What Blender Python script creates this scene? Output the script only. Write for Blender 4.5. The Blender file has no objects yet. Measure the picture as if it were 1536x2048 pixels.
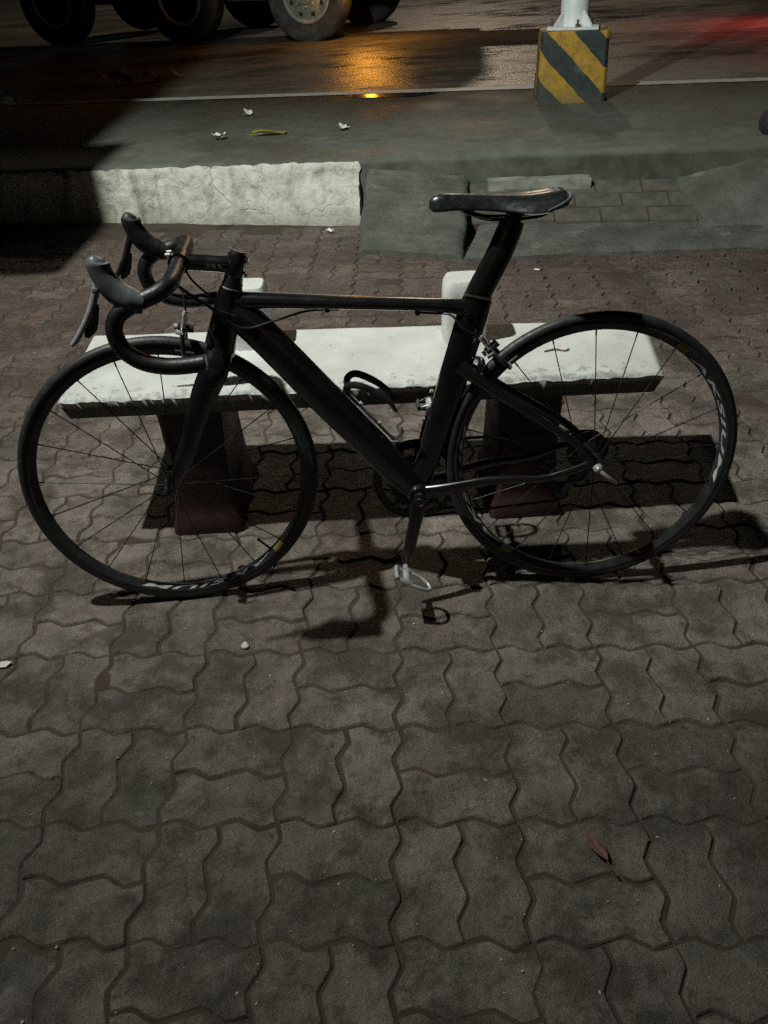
import bpy, math, random
from mathutils import Vector, Matrix, Quaternion, noise

R = math.radians
random.seed(11)
S = bpy.context.scene
COL = S.collection

# ------------------------------------------------------------------ camera
cam_data = bpy.data.cameras.new('camera')
cam = bpy.data.objects.new('camera', cam_data)
COL.objects.link(cam)
cam.location = (0, 0, 1.3588)
cam.rotation_mode = 'QUATERNION'
_q = Matrix.Rotation(R(90 - 35.31), 3, 'X') @ Matrix.Rotation(R(-2.95), 3, 'Z')
cam.rotation_quaternion = _q.to_quaternion()
cam_data.sensor_fit = 'VERTICAL'
cam_data.sensor_height = 24.0
cam_data.lens = 24.0 * 1644.4 / 2048.0
cam_data.clip_start = 0.05
cam_data.clip_end = 2000
S.camera = cam

# ------------------------------------------------------------------ night sky
world = bpy.data.worlds.new('World')
S.world = world
world.use_nodes = True
wn = world.node_tree.nodes
wn.clear()
sky = wn.new('ShaderNodeTexSky')
sky.sky_type = 'NISHITA'
sky.sun_disc = False
sky.sun_elevation = R(10)
sky.sun_rotation = R(180)
wbg = wn.new('ShaderNodeBackground')
wbg.inputs['Strength'].default_value = 0.0016
wout = wn.new('ShaderNodeOutputWorld')
world.node_tree.links.new(sky.outputs['Color'], wbg.inputs['Color'])
world.node_tree.links.new(wbg.outputs['Background'], wout.inputs['Surface'])

# lamp strengths (the lamps themselves are built further down)
LAMP_POS = Vector((-1.70, 1.49, 3.95))
LAMP_SPOT = 1080.0
LAMP_WIDE = 45.0
LAMP_COL = (0.95, 1.0, 0.92)
SODIUM = 1250.0

S.view_settings.view_transform = 'Standard'
S.view_settings.look = 'None'
S.view_settings.gamma = 1.0
S.view_settings.exposure = 0.0
S.render.engine = 'CYCLES'
S.cycles.use_denoising = False
S.cycles.sample_clamp_indirect = 1.5
S.cycles.sample_clamp_direct = 3.0
S.cycles.max_bounces = 6
S.cycles.caustics_reflective = False
S.cycles.caustics_refractive = False


# ------------------------------------------------------------------ materials
class NT:
    def __init__(self, name):
        self.m = bpy.data.materials.new(name)
        self.m.use_nodes = True
        self.t = self.m.node_tree
        self.n = self.t.nodes
        self.bsdf = self.n['Principled BSDF']

    def node(self, typ, **kw):
        x = self.n.new(typ)
        for k, v in kw.items():
            setattr(x, k, v)
        return x

    def link(self, a, b):
        self.t.links.new(a, b)

    def noise(self, vec, scale, detail=4, rough=0.55):
        x = self.node('ShaderNodeTexNoise')
        x.inputs['Scale'].default_value = scale
        x.inputs['Detail'].default_value = detail
        x.inputs['Roughness'].default_value = rough
        if vec is not None:
            self.link(vec, x.inputs['Vector'])
        return x.outputs['Fac']

    def ramp(self, fac, stops):
        x = self.node('ShaderNodeValToRGB')
        e = x.color_ramp.elements
        while len(e) < len(stops):
            e.new(0.5)
        for i, (p, c) in enumerate(stops):
            e[i].position = p
            e[i].color = (*c, 1) if len(c) == 3 else c
        self.link(fac, x.inputs['Fac'])
        return x.outputs['Color']

    def mix(self, fac, a, b, blend='MIX'):
        x = self.node('ShaderNodeMix', data_type='RGBA', blend_type=blend)
        for s, v in ((0, fac), (6, a), (7, b)):
            if isinstance(v, (int, float)):
                x.inputs[s].default_value = v
            elif isinstance(v, tuple):
                x.inputs[s].default_value = (*v, 1)
            else:
                self.link(v, x.inputs[s])
        return x.outputs[2]

    def math(self, op, a, b=None, clamp=False):
        x = self.node('ShaderNodeMath', operation=op, use_clamp=clamp)
        for s, v in ((0, a), (1, b)):
            if v is None:
                continue
            if isinstance(v, (int, float)):
                x.inputs[s].default_value = v
            else:
                self.link(v, x.inputs[s])
        return x.outputs[0]

    def rng(self, v, a, b, c=0.0, d=1.0):
        x = self.node('ShaderNodeMapRange')
        self.link(v, x.inputs['Value'])
        for i, k in enumerate((a, b, c, d)):
            x.inputs[i + 1].default_value = k
        return x.outputs['Result']

    def pos(self):
        return self.node('ShaderNodeNewGeometry').outputs['Position']

    def obj(self):
        return self.node('ShaderNodeTexCoord').outputs['Object']

    def xyz(self, v):
        x = self.node('ShaderNodeSeparateXYZ')
        self.link(v, x.inputs[0])
        return x.outputs

    def bump(self, h, strength=0.3, dist=0.01):
        x = self.node('ShaderNodeBump')
        x.inputs['Strength'].default_value = strength
        x.inputs['Distance'].default_value = dist
        self.link(h, x.inputs['Height'])
        self.link(x.outputs['Normal'], self.bsdf.inputs['Normal'])

    def set(self, **kw):
        names = dict(color='Base Color', rough='Roughness', metal='Metallic', spec='Specular IOR Level', coat='Coat Weight', coat_rough='Coat Roughness')
        for k, v in kw.items():
            s = self.bsdf.inputs[names[k]]
            if isinstance(v, tuple):
                s.default_value = (*v, 1)
            elif isinstance(v, (int, float)):
                s.default_value = v
            else:
                self.link(v, s)
        return self.m


def plain(name, c1, c2, rough=0.5, metal=0.0, scale=30.0, coat=0.0, spec=0.5, bump=0.0, rough_var=0.12):
    t = NT(name)
    p = t.obj()
    f = t.noise(p, scale)
    col = t.ramp(f, [(0.35, c1), (0.68, c2)])
    r = t.rng(t.noise(p, scale * 2.3), 0.3, 0.7, max(0.03, rough - rough_var), min(1, rough + rough_var))
    t.set(color=col, rough=r, metal=metal, coat=coat, spec=spec, coat_rough=0.12)
    if bump:
        t.bump(t.noise(p, scale * 6), bump, 0.002)
    return t.m


M = {}
M['frame'] = plain('frame_gloss_black', (0.006, 0.006, 0.007), (0.011, 0.011, 0.011), 0.27, coat=1.0, scale=14, spec=0.5, rough_var=0.06)
M['matte'] = plain('matte_black', (0.007, 0.007, 0.007), (0.015, 0.015, 0.015), 0.5, scale=60)
M['tape'] = plain('bar_tape', (0.008, 0.008, 0.008), (0.014, 0.014, 0.014), 0.42, scale=90, bump=0.2)
M['rubber'] = plain('tyre_rubber', (0.018, 0.019, 0.0195), (0.036, 0.038, 0.038), 0.5, scale=45, bump=0.25)
M['rim'] = plain('rim_black', (0.022, 0.024, 0.024), (0.05, 0.053, 0.053), 0.33, scale=25)
M['hood'] = plain('hood_rubber', (0.075, 0.087, 0.09), (0.14, 0.157, 0.162), 0.42, scale=45, bump=0.1)
M['alloy'] = plain('polished_alloy', (0.55, 0.56, 0.56), (0.75, 0.76, 0.75), 0.3, metal=0.45, scale=60)
M['dark_alloy'] = plain('dark_alloy', (0.05, 0.052, 0.055), (0.12, 0.125, 0.13), 0.26, metal=0.6, scale=50)
M['lever'] = plain('lever_alloy', (0.30, 0.31, 0.315), (0.45, 0.46, 0.465), 0.4, metal=0.3, scale=50)
M['steel'] = plain('spoke_steel', (0.012, 0.012, 0.012), (0.05, 0.05, 0.05), 0.35, metal=0.6, scale=20)
M['chain'] = plain('chain_steel', (0.03, 0.028, 0.025), (0.09, 0.085, 0.075), 0.4, metal=1.0, scale=80)
M['saddle'] = plain('saddle_vinyl', (0.010, 0.011, 0.011), (0.024, 0.026, 0.026), 0.26, scale=40, rough_var=0.08, coat=0.5)
M['decal_white'] = plain('decal_white', (0.5, 0.51, 0.52), (0.8, 0.8, 0.8), 0.45, scale=40)
M['decal_yellow'] = plain('decal_yellow', (0.30, 0.22, 0.05), (0.42, 0.32, 0.08), 0.45, scale=70)
M['decal_grey'] = plain('decal_grey', (0.05, 0.05, 0.05), (0.1, 0.1, 0.1), 0.45, scale=70)
M['tyre_truck'] = plain('truck_tyre', (0.03, 0.032, 0.029), (0.085, 0.09, 0.08), 0.8, scale=8, bump=0.3)
M['tyre_shaded'] = plain('truck_tyre_dark', (0.012, 0.012, 0.012), (0.03, 0.03, 0.028), 0.75, scale=8, bump=0.3)  # darker copy of the truck tyre, shade put into the colour
M['truck_rim'] = plain('truck_rim_paint', (0.22, 0.235, 0.20), (0.40, 0.42, 0.37), 0.6, scale=10)
M['truck_dark'] = plain('truck_chassis', (0.012, 0.012, 0.012), (0.03, 0.028, 0.025), 0.7, scale=6)
M['truck_body'] = plain('truck_body_paint', (0.10, 0.05, 0.03), (0.16, 0.09, 0.05), 0.5, scale=4)
M['petal'] = plain('petal_white', (0.72, 0.72, 0.68), (0.85, 0.85, 0.80), 0.6, scale=80)
M['petal_heart'] = plain('petal_heart', (0.55, 0.42, 0.10), (0.7, 0.6, 0.25), 0.6, scale=80)
M['leaf_green'] = plain('leaf_yellow_green', (0.22, 0.22, 0.05), (0.42, 0.38, 0.10), 0.5, scale=50)
M['leaf_dry'] = plain('leaf_dry', (0.12, 0.06, 0.03), (0.26, 0.15, 0.08), 0.7, scale=60)
M['leaf_red'] = plain('leaf_reddish', (0.09, 0.035, 0.025), (0.17, 0.08, 0.06), 0.7, scale=90)
M['stone'] = plain('pale_stone', (0.45, 0.44, 0.40), (0.7, 0.68, 0.62), 0.7, scale=90, bump=0.2)
M['mortar'] = plain('old_mortar', (0.17, 0.175, 0.15), (0.34, 0.34, 0.30), 0.85, scale=14, bump=0.8)
M['apron_brick'] = plain('apron_brick', (0.055, 0.054, 0.044), (0.120, 0.112, 0.094), 0.8, scale=11, bump=0.8)
M['dark_stone'] = plain('dark_stone', (0.012, 0.011, 0.014), (0.03, 0.028, 0.033), 0.7, scale=30, bump=0.3)
M['plastic_bag'] = plain('plastic_bag', (0.35, 0.45, 0.5), (0.7, 0.74, 0.72), 0.35, scale=9)
M['galv'] = plain('galvanised', (0.25, 0.26, 0.26), (0.4, 0.41, 0.41), 0.45, metal=0.7, scale=12)
M['board'] = plain('board_paint', (0.09, 0.12, 0.11), (0.14, 0.17, 0.16), 0.6, scale=3)

# concrete pavers: grey-brown where trodden, brick red towards the kerb
t = NT('paver_concrete')
p = t.pos()
oi = t.node('ShaderNodeObjectInfo').outputs['Random']
isl = t.node('ShaderNodeNewGeometry').outputs['Random Per Island']
rnd = t.math('FRACT', t.math('ADD', oi, isl))
rnd2 = t.math('FRACT', t.math('MULTIPLY', rnd, 7.31))
n1 = t.noise(p, 3.2, 5)
n2 = t.noise(p, 17, 5, 0.65)
n3 = t.noise(p, 300, 4, 0.85)
n4 = t.noise(p, 8.5, 4, 0.6)
grey = t.ramp(n2, [(0.28, (0.170, 0.139, 0.122)), (0.5, (0.258, 0.215, 0.190)), (0.72, (0.34, 0.292, 0.262))])
red = t.ramp(n2, [(0.28, (0.080, 0.052, 0.043)), (0.5, (0.130, 0.086, 0.073)), (0.72, (0.178, 0.123, 0.106))])
xyz = t.xyz(p)
redf = t.math('ADD', t.math('ADD', t.rng(xyz[1], 1.9, 3.3, -0.35, 0.95), t.math('MULTIPLY', t.math('SUBTRACT', n1, 0.5), 1.9)), t.math('MULTIPLY', t.math('SUBTRACT', rnd, 0.55), 0.45), True)
col = t.mix(redf, grey, red)
tone = t.math('MULTIPLY', t.rng(rnd2, 0, 1, 0.94, 1.28), t.rng(t.noise(p, 1.6, 5), 0.3, 0.7, 0.66, 1.36))
col = t.mix(1.0, col, tone, 'MULTIPLY')
moss = t.rng(n4, 0.54, 0.68, 0.0, 0.6)
col = t.mix(moss, col, (0.095, 0.102, 0.076))
bloom = t.rng(t.noise(p, 21, 6, 0.75), 0.58, 0.70, 0.0, 0.6)
col = t.mix(bloom, col, (0.38, 0.385, 0.355))
stain = t.rng(t.noise(p, 5.0, 8, 0.72), 0.47, 0.58, 0.0, 0.72)
col = t.mix(stain, col, (0.092, 0.074, 0.060))
stain2 = t.rng(t.noise(p, 14, 8, 0.75), 0.54, 0.62, 0.0, 0.6)
col = t.mix(stain2, col, (0.082, 0.068, 0.054))
gum = t.node('ShaderNodeTexVoronoi')
gum.inputs['Scale'].default_value = 9.0
t.link(p, gum.inputs['Vector'])
col = t.mix(t.rng(gum.outputs['Distance'], 0.055, 0.075, 0.5, 0.0), col, (0.26, 0.25, 0.22))
grain = t.ramp(n3, [(0.25, (0.35, 0.35, 0.35)), (0.46, (0.95, 0.95, 0.95)), (0.64, (1.3, 1.3, 1.28)), (0.76, (2.8, 2.8, 2.7))])
col = t.mix(1.0, col, grain, 'MULTIPLY')
t.set(color=col, rough=t.rng(n1, 0.3, 0.7, 0.36, 0.68), spec=0.5)
t.bump(t.math('ADD', t.math('MULTIPLY', n3, 0.6), t.math('MULTIPLY', n2, 1.8)), 1.0, 0.013)
M['paver'] = t.m

t = NT('joint_dirt')
p = t.pos()
f = t.noise(p, 9, 5)
col = t.ramp(f, [(0.3, (0.044, 0.036, 0.028)), (0.52, (0.082, 0.060, 0.046)), (0.72, (0.060, 0.062, 0.043))])
t.set(color=col, rough=0.9, spec=0.2)
t.bump(t.noise(p, 140, 4, 0.7), 0.8, 0.006)
M['dirt'] = t.m

# smooth cement of the raised pavement
t = NT('cement')
p = t.pos()
a = t.noise(p, 1.3, 5)
b = t.noise(p, 9, 6, 0.65)
g = t.noise(p, 260, 3, 0.8)
col = t.ramp(b, [(0.3, (0.112, 0.118, 0.100)), (0.55, (0.155, 0.163, 0.140)), (0.75, (0.195, 0.202, 0.175))])
col = t.mix(t.rng(a, 0.5, 0.66, 0.0, 0.7), col, (0.085, 0.084, 0.066))
col = t.mix(t.rng(t.noise(p, 3.1, 6, 0.7), 0.5, 0.64, 0.0, 0.5), col, (0.075, 0.078, 0.062))
col = t.mix(t.rng(t.noise(p, 30, 5, 0.75), 0.6, 0.72, 0.0, 0.4), col, (0.24, 0.245, 0.215))
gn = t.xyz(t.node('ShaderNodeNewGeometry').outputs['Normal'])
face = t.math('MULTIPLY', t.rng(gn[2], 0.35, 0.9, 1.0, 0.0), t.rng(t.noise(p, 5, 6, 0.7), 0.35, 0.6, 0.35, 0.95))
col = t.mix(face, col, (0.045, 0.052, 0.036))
col = t.mix(1.0, col, t.ramp(g, [(0.3, (0.7, 0.7, 0.7)), (0.6, (1.1, 1.1, 1.1)), (0.8, (1.5, 1.5, 1.5))]), 'MULTIPLY')
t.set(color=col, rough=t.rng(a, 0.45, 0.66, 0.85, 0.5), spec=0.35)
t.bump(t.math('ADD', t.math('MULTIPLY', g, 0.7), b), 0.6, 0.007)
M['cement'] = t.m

# broken rough cement of the ramps
t = NT('ramp_cement')
p = t.pos()
b = t.noise(p, 6, 6, 0.7)
g = t.noise(p, 150, 4, 0.8)
a = t.noise(p, 2.2, 4)
col = t.ramp(b, [(0.28, (0.085, 0.09, 0.075)), (0.5, (0.15, 0.155, 0.135)), (0.74, (0.23, 0.23, 0.205))])
col = t.mix(t.rng(a, 0.52, 0.66, 0.0, 0.6), col, (0.07, 0.082, 0.055))
col = t.mix(t.rng(t.noise(p, 4.2, 3), 0.63, 0.7, 0.0, 0.8), col, (0.33, 0.33, 0.30))
col = t.mix(1.0, col, t.ramp(g, [(0.3, (0.65, 0.65, 0.65)), (0.6, (1.1, 1.1, 1.1)), (0.8, (1.5, 1.5, 1.5))]), 'MULTIPLY')
t.set(color=col, rough=0.85, spec=0.3)
t.bump(t.math('ADD', t.math('MULTIPLY', g, 0.5), t.math('ADD', b, t.math('MULTIPLY', t.noise(p, 38, 5, 0.7), 0.6))), 0.9, 0.018)
M['ramp'] = t.m

# whitewashed plaster of the kerb
t = NT('whitewash')
p = t.pos()
mp = t.node('ShaderNodeMapping')
mp.inputs['Scale'].default_value = (1, 1, 0.22)
t.link(p, mp.inputs['Vector'])
drip = t.noise(mp.outputs[0], 11, 4, 0.6)
b = t.noise(p, 14, 6, 0.7)
v = t.node('ShaderNodeTexVoronoi', feature='DISTANCE_TO_EDGE')
v.inputs['Scale'].default_value = 2.2
wv = t.node('ShaderNodeMix', data_type='VECTOR')
wv.inputs[0].default_value = 0.22
nz = t.node('ShaderNodeTexNoise')
nz.inputs['Scale'].default_value = 7
t.link(p, nz.inputs['Vector'])
t.link(p, wv.inputs[4])
t.link(nz.outputs['Color'], wv.inputs[5])
t.link(wv.outputs[1], v.inputs['Vector'])
crack = t.rng(v.outputs['Distance'], 0.0, 0.014, 1.0, 0.0)
col = t.ramp(b, [(0.28, (0.30, 0.29, 0.24)), (0.46, (0.56, 0.55, 0.48)), (0.72, (0.72, 0.71, 0.65))])
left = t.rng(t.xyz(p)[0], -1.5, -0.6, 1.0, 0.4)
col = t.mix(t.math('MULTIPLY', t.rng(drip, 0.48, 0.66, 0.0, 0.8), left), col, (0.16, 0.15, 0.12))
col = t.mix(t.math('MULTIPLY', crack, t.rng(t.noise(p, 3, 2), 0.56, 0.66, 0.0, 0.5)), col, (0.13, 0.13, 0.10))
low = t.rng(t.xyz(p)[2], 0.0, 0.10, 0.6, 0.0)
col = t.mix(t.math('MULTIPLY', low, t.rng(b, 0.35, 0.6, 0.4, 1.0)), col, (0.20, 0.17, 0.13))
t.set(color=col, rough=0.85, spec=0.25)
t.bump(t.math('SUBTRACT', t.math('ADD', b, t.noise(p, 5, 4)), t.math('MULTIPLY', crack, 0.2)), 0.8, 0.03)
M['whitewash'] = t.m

# worn white paint of the bench slab
t = NT('bench_paint')
p = t.pos()
a = t.noise(p, 5, 5, 0.6)
b = t.noise(p, 38, 6, 0.7)
col = t.ramp(a, [(0.3, (0.45, 0.45, 0.43)), (0.55, (0.58, 0.58, 0.56)), (0.75, (0.68, 0.68, 0.66))])
edge = t.rng(t.xyz(p)[1], 1.845, 1.93, 0.15, 0.0)
chip = t.math('MAXIMUM', t.rng(t.math('ADD', b, edge), 0.64, 0.68, 0.0, 0.75), t.rng(t.noise(p, 11, 6, 0.75), 0.6, 0.7, 0.0, 0.45))
col = t.mix(chip, col, (0.30, 0.30, 0.27))
pore = t.rng(t.noise(p, 130, 4, 0.8), 0.66, 0.74, 0.0, 0.6)
col = t.mix(pore, col, (0.22, 0.22, 0.19))
col = t.mix(t.rng(t.noise(p, 2.6, 5, 0.7), 0.5, 0.66, 0.0, 0.4), col, (0.36, 0.37, 0.33))
under = t.rng(t.xyz(p)[2], 0.408, 0.420, 1.0, 0.0)  # shade of the slab's front face and underside, painted as a darker colour
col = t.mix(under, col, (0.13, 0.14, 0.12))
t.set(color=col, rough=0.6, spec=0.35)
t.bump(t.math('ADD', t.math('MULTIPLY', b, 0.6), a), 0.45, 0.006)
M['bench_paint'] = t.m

M['bench_leg'] = plain('leg_red_brown', (0.020, 0.007, 0.0065), (0.042, 0.015, 0.013), 0.6, scale=18, bump=0.5)

# wet asphalt
t = NT('wet_asphalt')
p = t.pos()
mp = t.node('ShaderNodeMapping')
mp.inputs['Scale'].default_value = (0.45, 1.0, 1.0)
mp.inputs['Rotation'].default_value = (0, 0, R(16))
t.link(p, mp.inputs['Vector'])
a = t.noise(mp.outputs[0], 0.9, 5, 0.6)
b = t.noise(p, 5, 6, 0.7)
g = t.noise(p, 120, 3, 0.8)
col = t.ramp(a, [(0.32, (0.075, 0.066, 0.054)), (0.5, (0.155, 0.138, 0.114)), (0.68, (0.21, 0.19, 0.16))])
col = t.mix(1.0, col, t.ramp(b, [(0.3, (0.7, 0.7, 0.7)), (0.7, (1.25, 1.25, 1.25))]), 'MULTIPLY')
t.set(color=col, rough=t.rng(t.math('ADD', a, t.math('MULTIPLY', t.math('SUBTRACT', t.noise(mp.outputs[0], 4.0, 5, 0.7), 0.5), 0.9)), 0.32, 0.66, 0.16, 0.62), spec=0.6)
t.bump(t.math('ADD', t.math('MULTIPLY', g, 0.9), t.math('ADD', b, t.math('MULTIPLY', t.noise(p, 22, 4, 0.7), 0.9))), 0.28, 0.010)
M['asphalt'] = t.m

t = NT('road_line_paint')
p = t.pos()
b = t.noise(p, 12, 6, 0.7)
col = t.ramp(b, [(0.3, (0.16, 0.16, 0.14)), (0.45, (0.46, 0.46, 0.42)), (0.8, (0.6, 0.6, 0.56))])
t.set(color=col, rough=0.6)
M['line'] = t.m

t = NT('puddle_water')
t.set(color=(0.02, 0.018, 0.014), rough=0.09, spec=0.6)
t.bump(t.noise(t.pos(), 45, 3), 0.12, 0.004)
M['puddle'] = t.m

# hazard stripes painted on the plinth
t = NT('hazard_paint')
o = t.xyz(t.obj())
u = t.math('ADD', t.math('ADD', o[0], t.math('MULTIPLY', o[1], -1.0)), t.math('MULTIPLY', o[2], 1.08))
nn = t.noise(t.obj(), 9, 5, 0.65)
u = t.math('ADD', u, t.math('MULTIPLY', t.math('SUBTRACT', nn, 0.5), 0.045))
st = t.math('FRACT', t.math('DIVIDE', t.math('ADD', u, 0.165 - 0.1625), 0.325))
stripe = t.math('GREATER_THAN', st, 0.5)
yel = t.ramp(t.noise(t.obj(), 22, 6, 0.7), [(0.3, (0.16, 0.12, 0.05)), (0.45, (0.40, 0.235, 0.03)), (0.75, (0.52, 0.32, 0.045))])
blk = t.ramp(t.noise(t.obj(), 16, 6, 0.7), [(0.3, (0.018, 0.026, 0.027)), (0.65, (0.045, 0.06, 0.06)), (0.8, (0.14, 0.15, 0.14))])
col = t.mix(stripe, blk, yel)
wear = t.rng(t.noise(t.obj(), 7, 6, 0.75), 0.56, 0.68, 0.0, 0.5)
col = t.mix(wear, col, (0.16, 0.155, 0.13))
foot = t.rng(o[2], 0.0, 0.10, 0.55, 0.0)
col = t.mix(foot, col, (0.10, 0.095, 0.08))
t.set(color=col, rough=0.6, spec=0.35)
t.bump(t.noise(t.obj(), 40, 5, 0.7), 0.4, 0.006)
M['hazard'] = t.m
M['pole_white'] = plain('pole_white_paint', (0.62, 0.66, 0.66), (0.78, 0.81, 0.80), 0.5, scale=7)
M['grime'] = plain('bolt_rust', (0.06, 0.05, 0.045), (0.14, 0.12, 0.10), 0.7, scale=40)


def emit(name, col, strength):
    t = NT(name)
    t.bsdf.inputs['Base Color'].default_value = (*col, 1)
    t.bsdf.inputs['Emission Color'].default_value = (*col, 1)
    t.bsdf.inputs['Emission Strength'].default_value = strength
    return t.m


# ------------------------------------------------------------------ helpers
def V(*a):
    return Vector(a)


class MB:
    """collects shapes; build() links them as one mesh object"""

    def __init__(self):
        self.v, self.f = [], []

    def add(self, vs, fs, T=None):
        o = len(self.v)
        self.v += [tuple(T @ Vector(x)) if T is not None else tuple(x) for x in vs]
        self.f += [tuple(i + o for i in f) for f in fs]
        return self

    def box(self, c, s, T=None):
        x, y, z = (k / 2 for k in s)
        vs = [Vector(c) + Vector(q) for q in ((-x, -y, -z), (x, -y, -z), (x, y, -z), (-x, y, -z), (-x, -y, z), (x, -y, z), (x, y, z), (-x, y, z))]
        return self.add(vs, [(3, 2, 1, 0), (4, 5, 6, 7), (0, 1, 5, 4), (1, 2, 6, 5), (2, 3, 7, 6), (3, 0, 4, 7)], T)

    def sweep(self, path, rad, n=12, side=None, cap=True, T=None, power=1.0):
        """path of points; rad list of (in-plane, lateral) half sizes"""
        path = [Vector(p) for p in path]
        k = len(path)
        if not isinstance(rad, list):
            rad = [rad] * k
        rad = [r if isinstance(r, tuple) else (r, r) for r in rad]
        vs, fs = [], []
        prev = None
        for i, p in enumerate(path):
            tg = (path[min(i + 1, k - 1)] - path[max(i - 1, 0)]).normalized()
            if side is not None:
                b = Vector(side)
                b = (b - tg * b.dot(tg)).normalized()
            else:
                if prev is None:
                    ref = Vector((0, 0, 1)) if abs(tg.z) < 0.9 else Vector((0, 1, 0))
                    b = tg.cross(ref).normalized()
                else:
                    b = (prev - tg * prev.dot(tg)).normalized()
                prev = b
            nn = b.cross(tg).normalized()
            for j in range(n):
                a = 2 * math.pi * j / n
                ca, sa = math.cos(a), math.sin(a)
                if power != 1.0:
                    ca = math.copysign(abs(ca) ** power, ca)
                    sa = math.copysign(abs(sa) ** power, sa)
                vs.append(p + nn * (rad[i][0] * ca) + b * (rad[i][1] * sa))
        for i in range(k - 1):
            for j in range(n):
                j2 = (j + 1) % n
                fs.append((i * n + j, i * n + j2, (i + 1) * n + j2, (i + 1) * n + j))
        if cap:
            fs.append(tuple(range(n - 1, -1, -1)))
            fs.append(tuple((k - 1) * n + j for j in range(n)))
        return self.add(vs, fs, T)

    def lathe(self, prof, n=48, closed=False, T=None):
        """profile of (r, y) turned about the y axis"""
        vs, fs = [], []
        m = len(prof)
        for i in range(n):
            a = 2 * math.pi * i / n
            for r, y in prof:
                vs.append((r * math.cos(a), y, r * math.sin(a)))
        for i in range(n):
            i2 = (i + 1) % n
            for j in range(m if closed else m - 1):
                j2 = (j + 1) % m
                fs.append((i * m + j, i2 * m + j, i2 * m + j2, i * m + j2))
        return self.add(vs, fs, T)

    def build(self, name, mat, parent=None, smooth=True, bevel=0.0, sub=0, angle=40, kind=None):
        me = bpy.data.meshes.new(name)
        me.from_pydata(self.v, [], self.f)
        me.validate()
        me.materials.append(M[mat] if isinstance(mat, str) else mat)
        if smooth:
            me.shade_smooth()
            try:
                me.set_sharp_from_angle(angle=R(angle))
            except Exception:
                pass
        o = bpy.data.objects.new(name, me)
        COL.objects.link(o)
        if parent:
            o.parent = parent
        if bevel:
            b = o.modifiers.new('bevel', 'BEVEL')
            b.width = bevel
            b.segments = 2
            b.limit_method = 'ANGLE'
        if sub:
            s = o.modifiers.new('sub', 'SUBSURF')
            s.levels = s.render_levels = sub
        if kind:
            o['kind'] = kind
        return o


def empty(name, loc=(0, 0, 0), parent=None):
    o = bpy.data.objects.new(name, None)
    o.location = loc
    o.empty_display_size = 0.1
    COL.objects.link(o)
    if parent:
        o.parent = parent
    return o


def tag(o, label, cat, group=None):
    o['label'] = label
    o['category'] = cat
    if group:
        o['group'] = group
    return o


def smooth_path(pts, k=6):
    P = [Vector(p) for p in pts]
    out = []
    for i in range(len(P) - 1):
        p0, p1, p2, p3 = P[max(i - 1, 0)], P[i], P[i + 1], P[min(i + 2, len(P) - 1)]
        for j in range(k):
            u = j / k
            out.append(0.5 * ((2 * p1) + (p2 - p0) * u + (2 * p0 - 5 * p1 + 4 * p2 - p3) * u * u + (3 * p1 - p0 - 3 * p2 + p3) * u ** 3))
    out.append(P[-1])
    return out


def lerp_list(vals, n):
    out = []
    for i in range(n):
        u = i / (n - 1) * (len(vals) - 1)
        k = min(int(u), len(vals) - 2)
        w = u - k
        a, b = vals[k], vals[k + 1]
        if isinstance(a, tuple):
            out.append(tuple(x * (1 - w) + y * w for x, y in zip(a, b)))
        else:
            out.append(a * (1 - w) + b * w)
    return out


# ------------------------------------------------------------------ the setting
def zp(x):          # the raised pavement climbs gently to the right
    return 0.30 + 0.02 * (x + 1.5)


def zr(x):          # and so does the road beyond it
    return 0.22 + 0.02 * (x + 1.5)


def y_front(x):
    return 4.84 - 0.163 * (x + 0.02)


def y_back(x):
    return 7.15 - 0.25 * x


# lower ground: a sheet of bedding sand and dirt to the horizon under the pavers
def dirt_sheet():
    xs_ = [-300, -60, -12, -4] + [-2.6 + 0.04 * k for k in range(131)] + [4, 12, 60, 300]
    ys_ = [-300, -60, -8, -1] + [0.3 + 0.04 * k for k in range(118)] + [6.0]
    vs, fs = [], []
    for y in ys_:
        for x in xs_:
            z = -0.0056 + 0.0020 * noise.noise(V(x * 5, y * 5, 0)) + 0.0012 * noise.noise(V(x * 17, y * 17, 3))
            vs.append((x, y, z))
    n = len(xs_)
    for b_ in range(len(ys_) - 1):
        for a_ in range(n - 1):
            k = b_ * n + a_
            fs.append((k, k + 1, k + n + 1, k + n))
    return MB().add(vs, fs)


paving = dirt_sheet().build('paved_ground', 'dirt', angle=80, kind='structure')

CELL = 0.2247
GYAW = 0.0495
GO = Vector((-0.004, 0.9167))
GU = Vector((math.cos(GYAW), -math.sin(GYAW)))
GV = Vector((math.sin(GYAW), math.cos(GYAW)))
AMP = 0.0098
ZZ = [(0.0, 0.0), (0.21, 0.80), (0.33, 1.0), (0.67, -1.0), (0.79, -0.80)]


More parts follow.
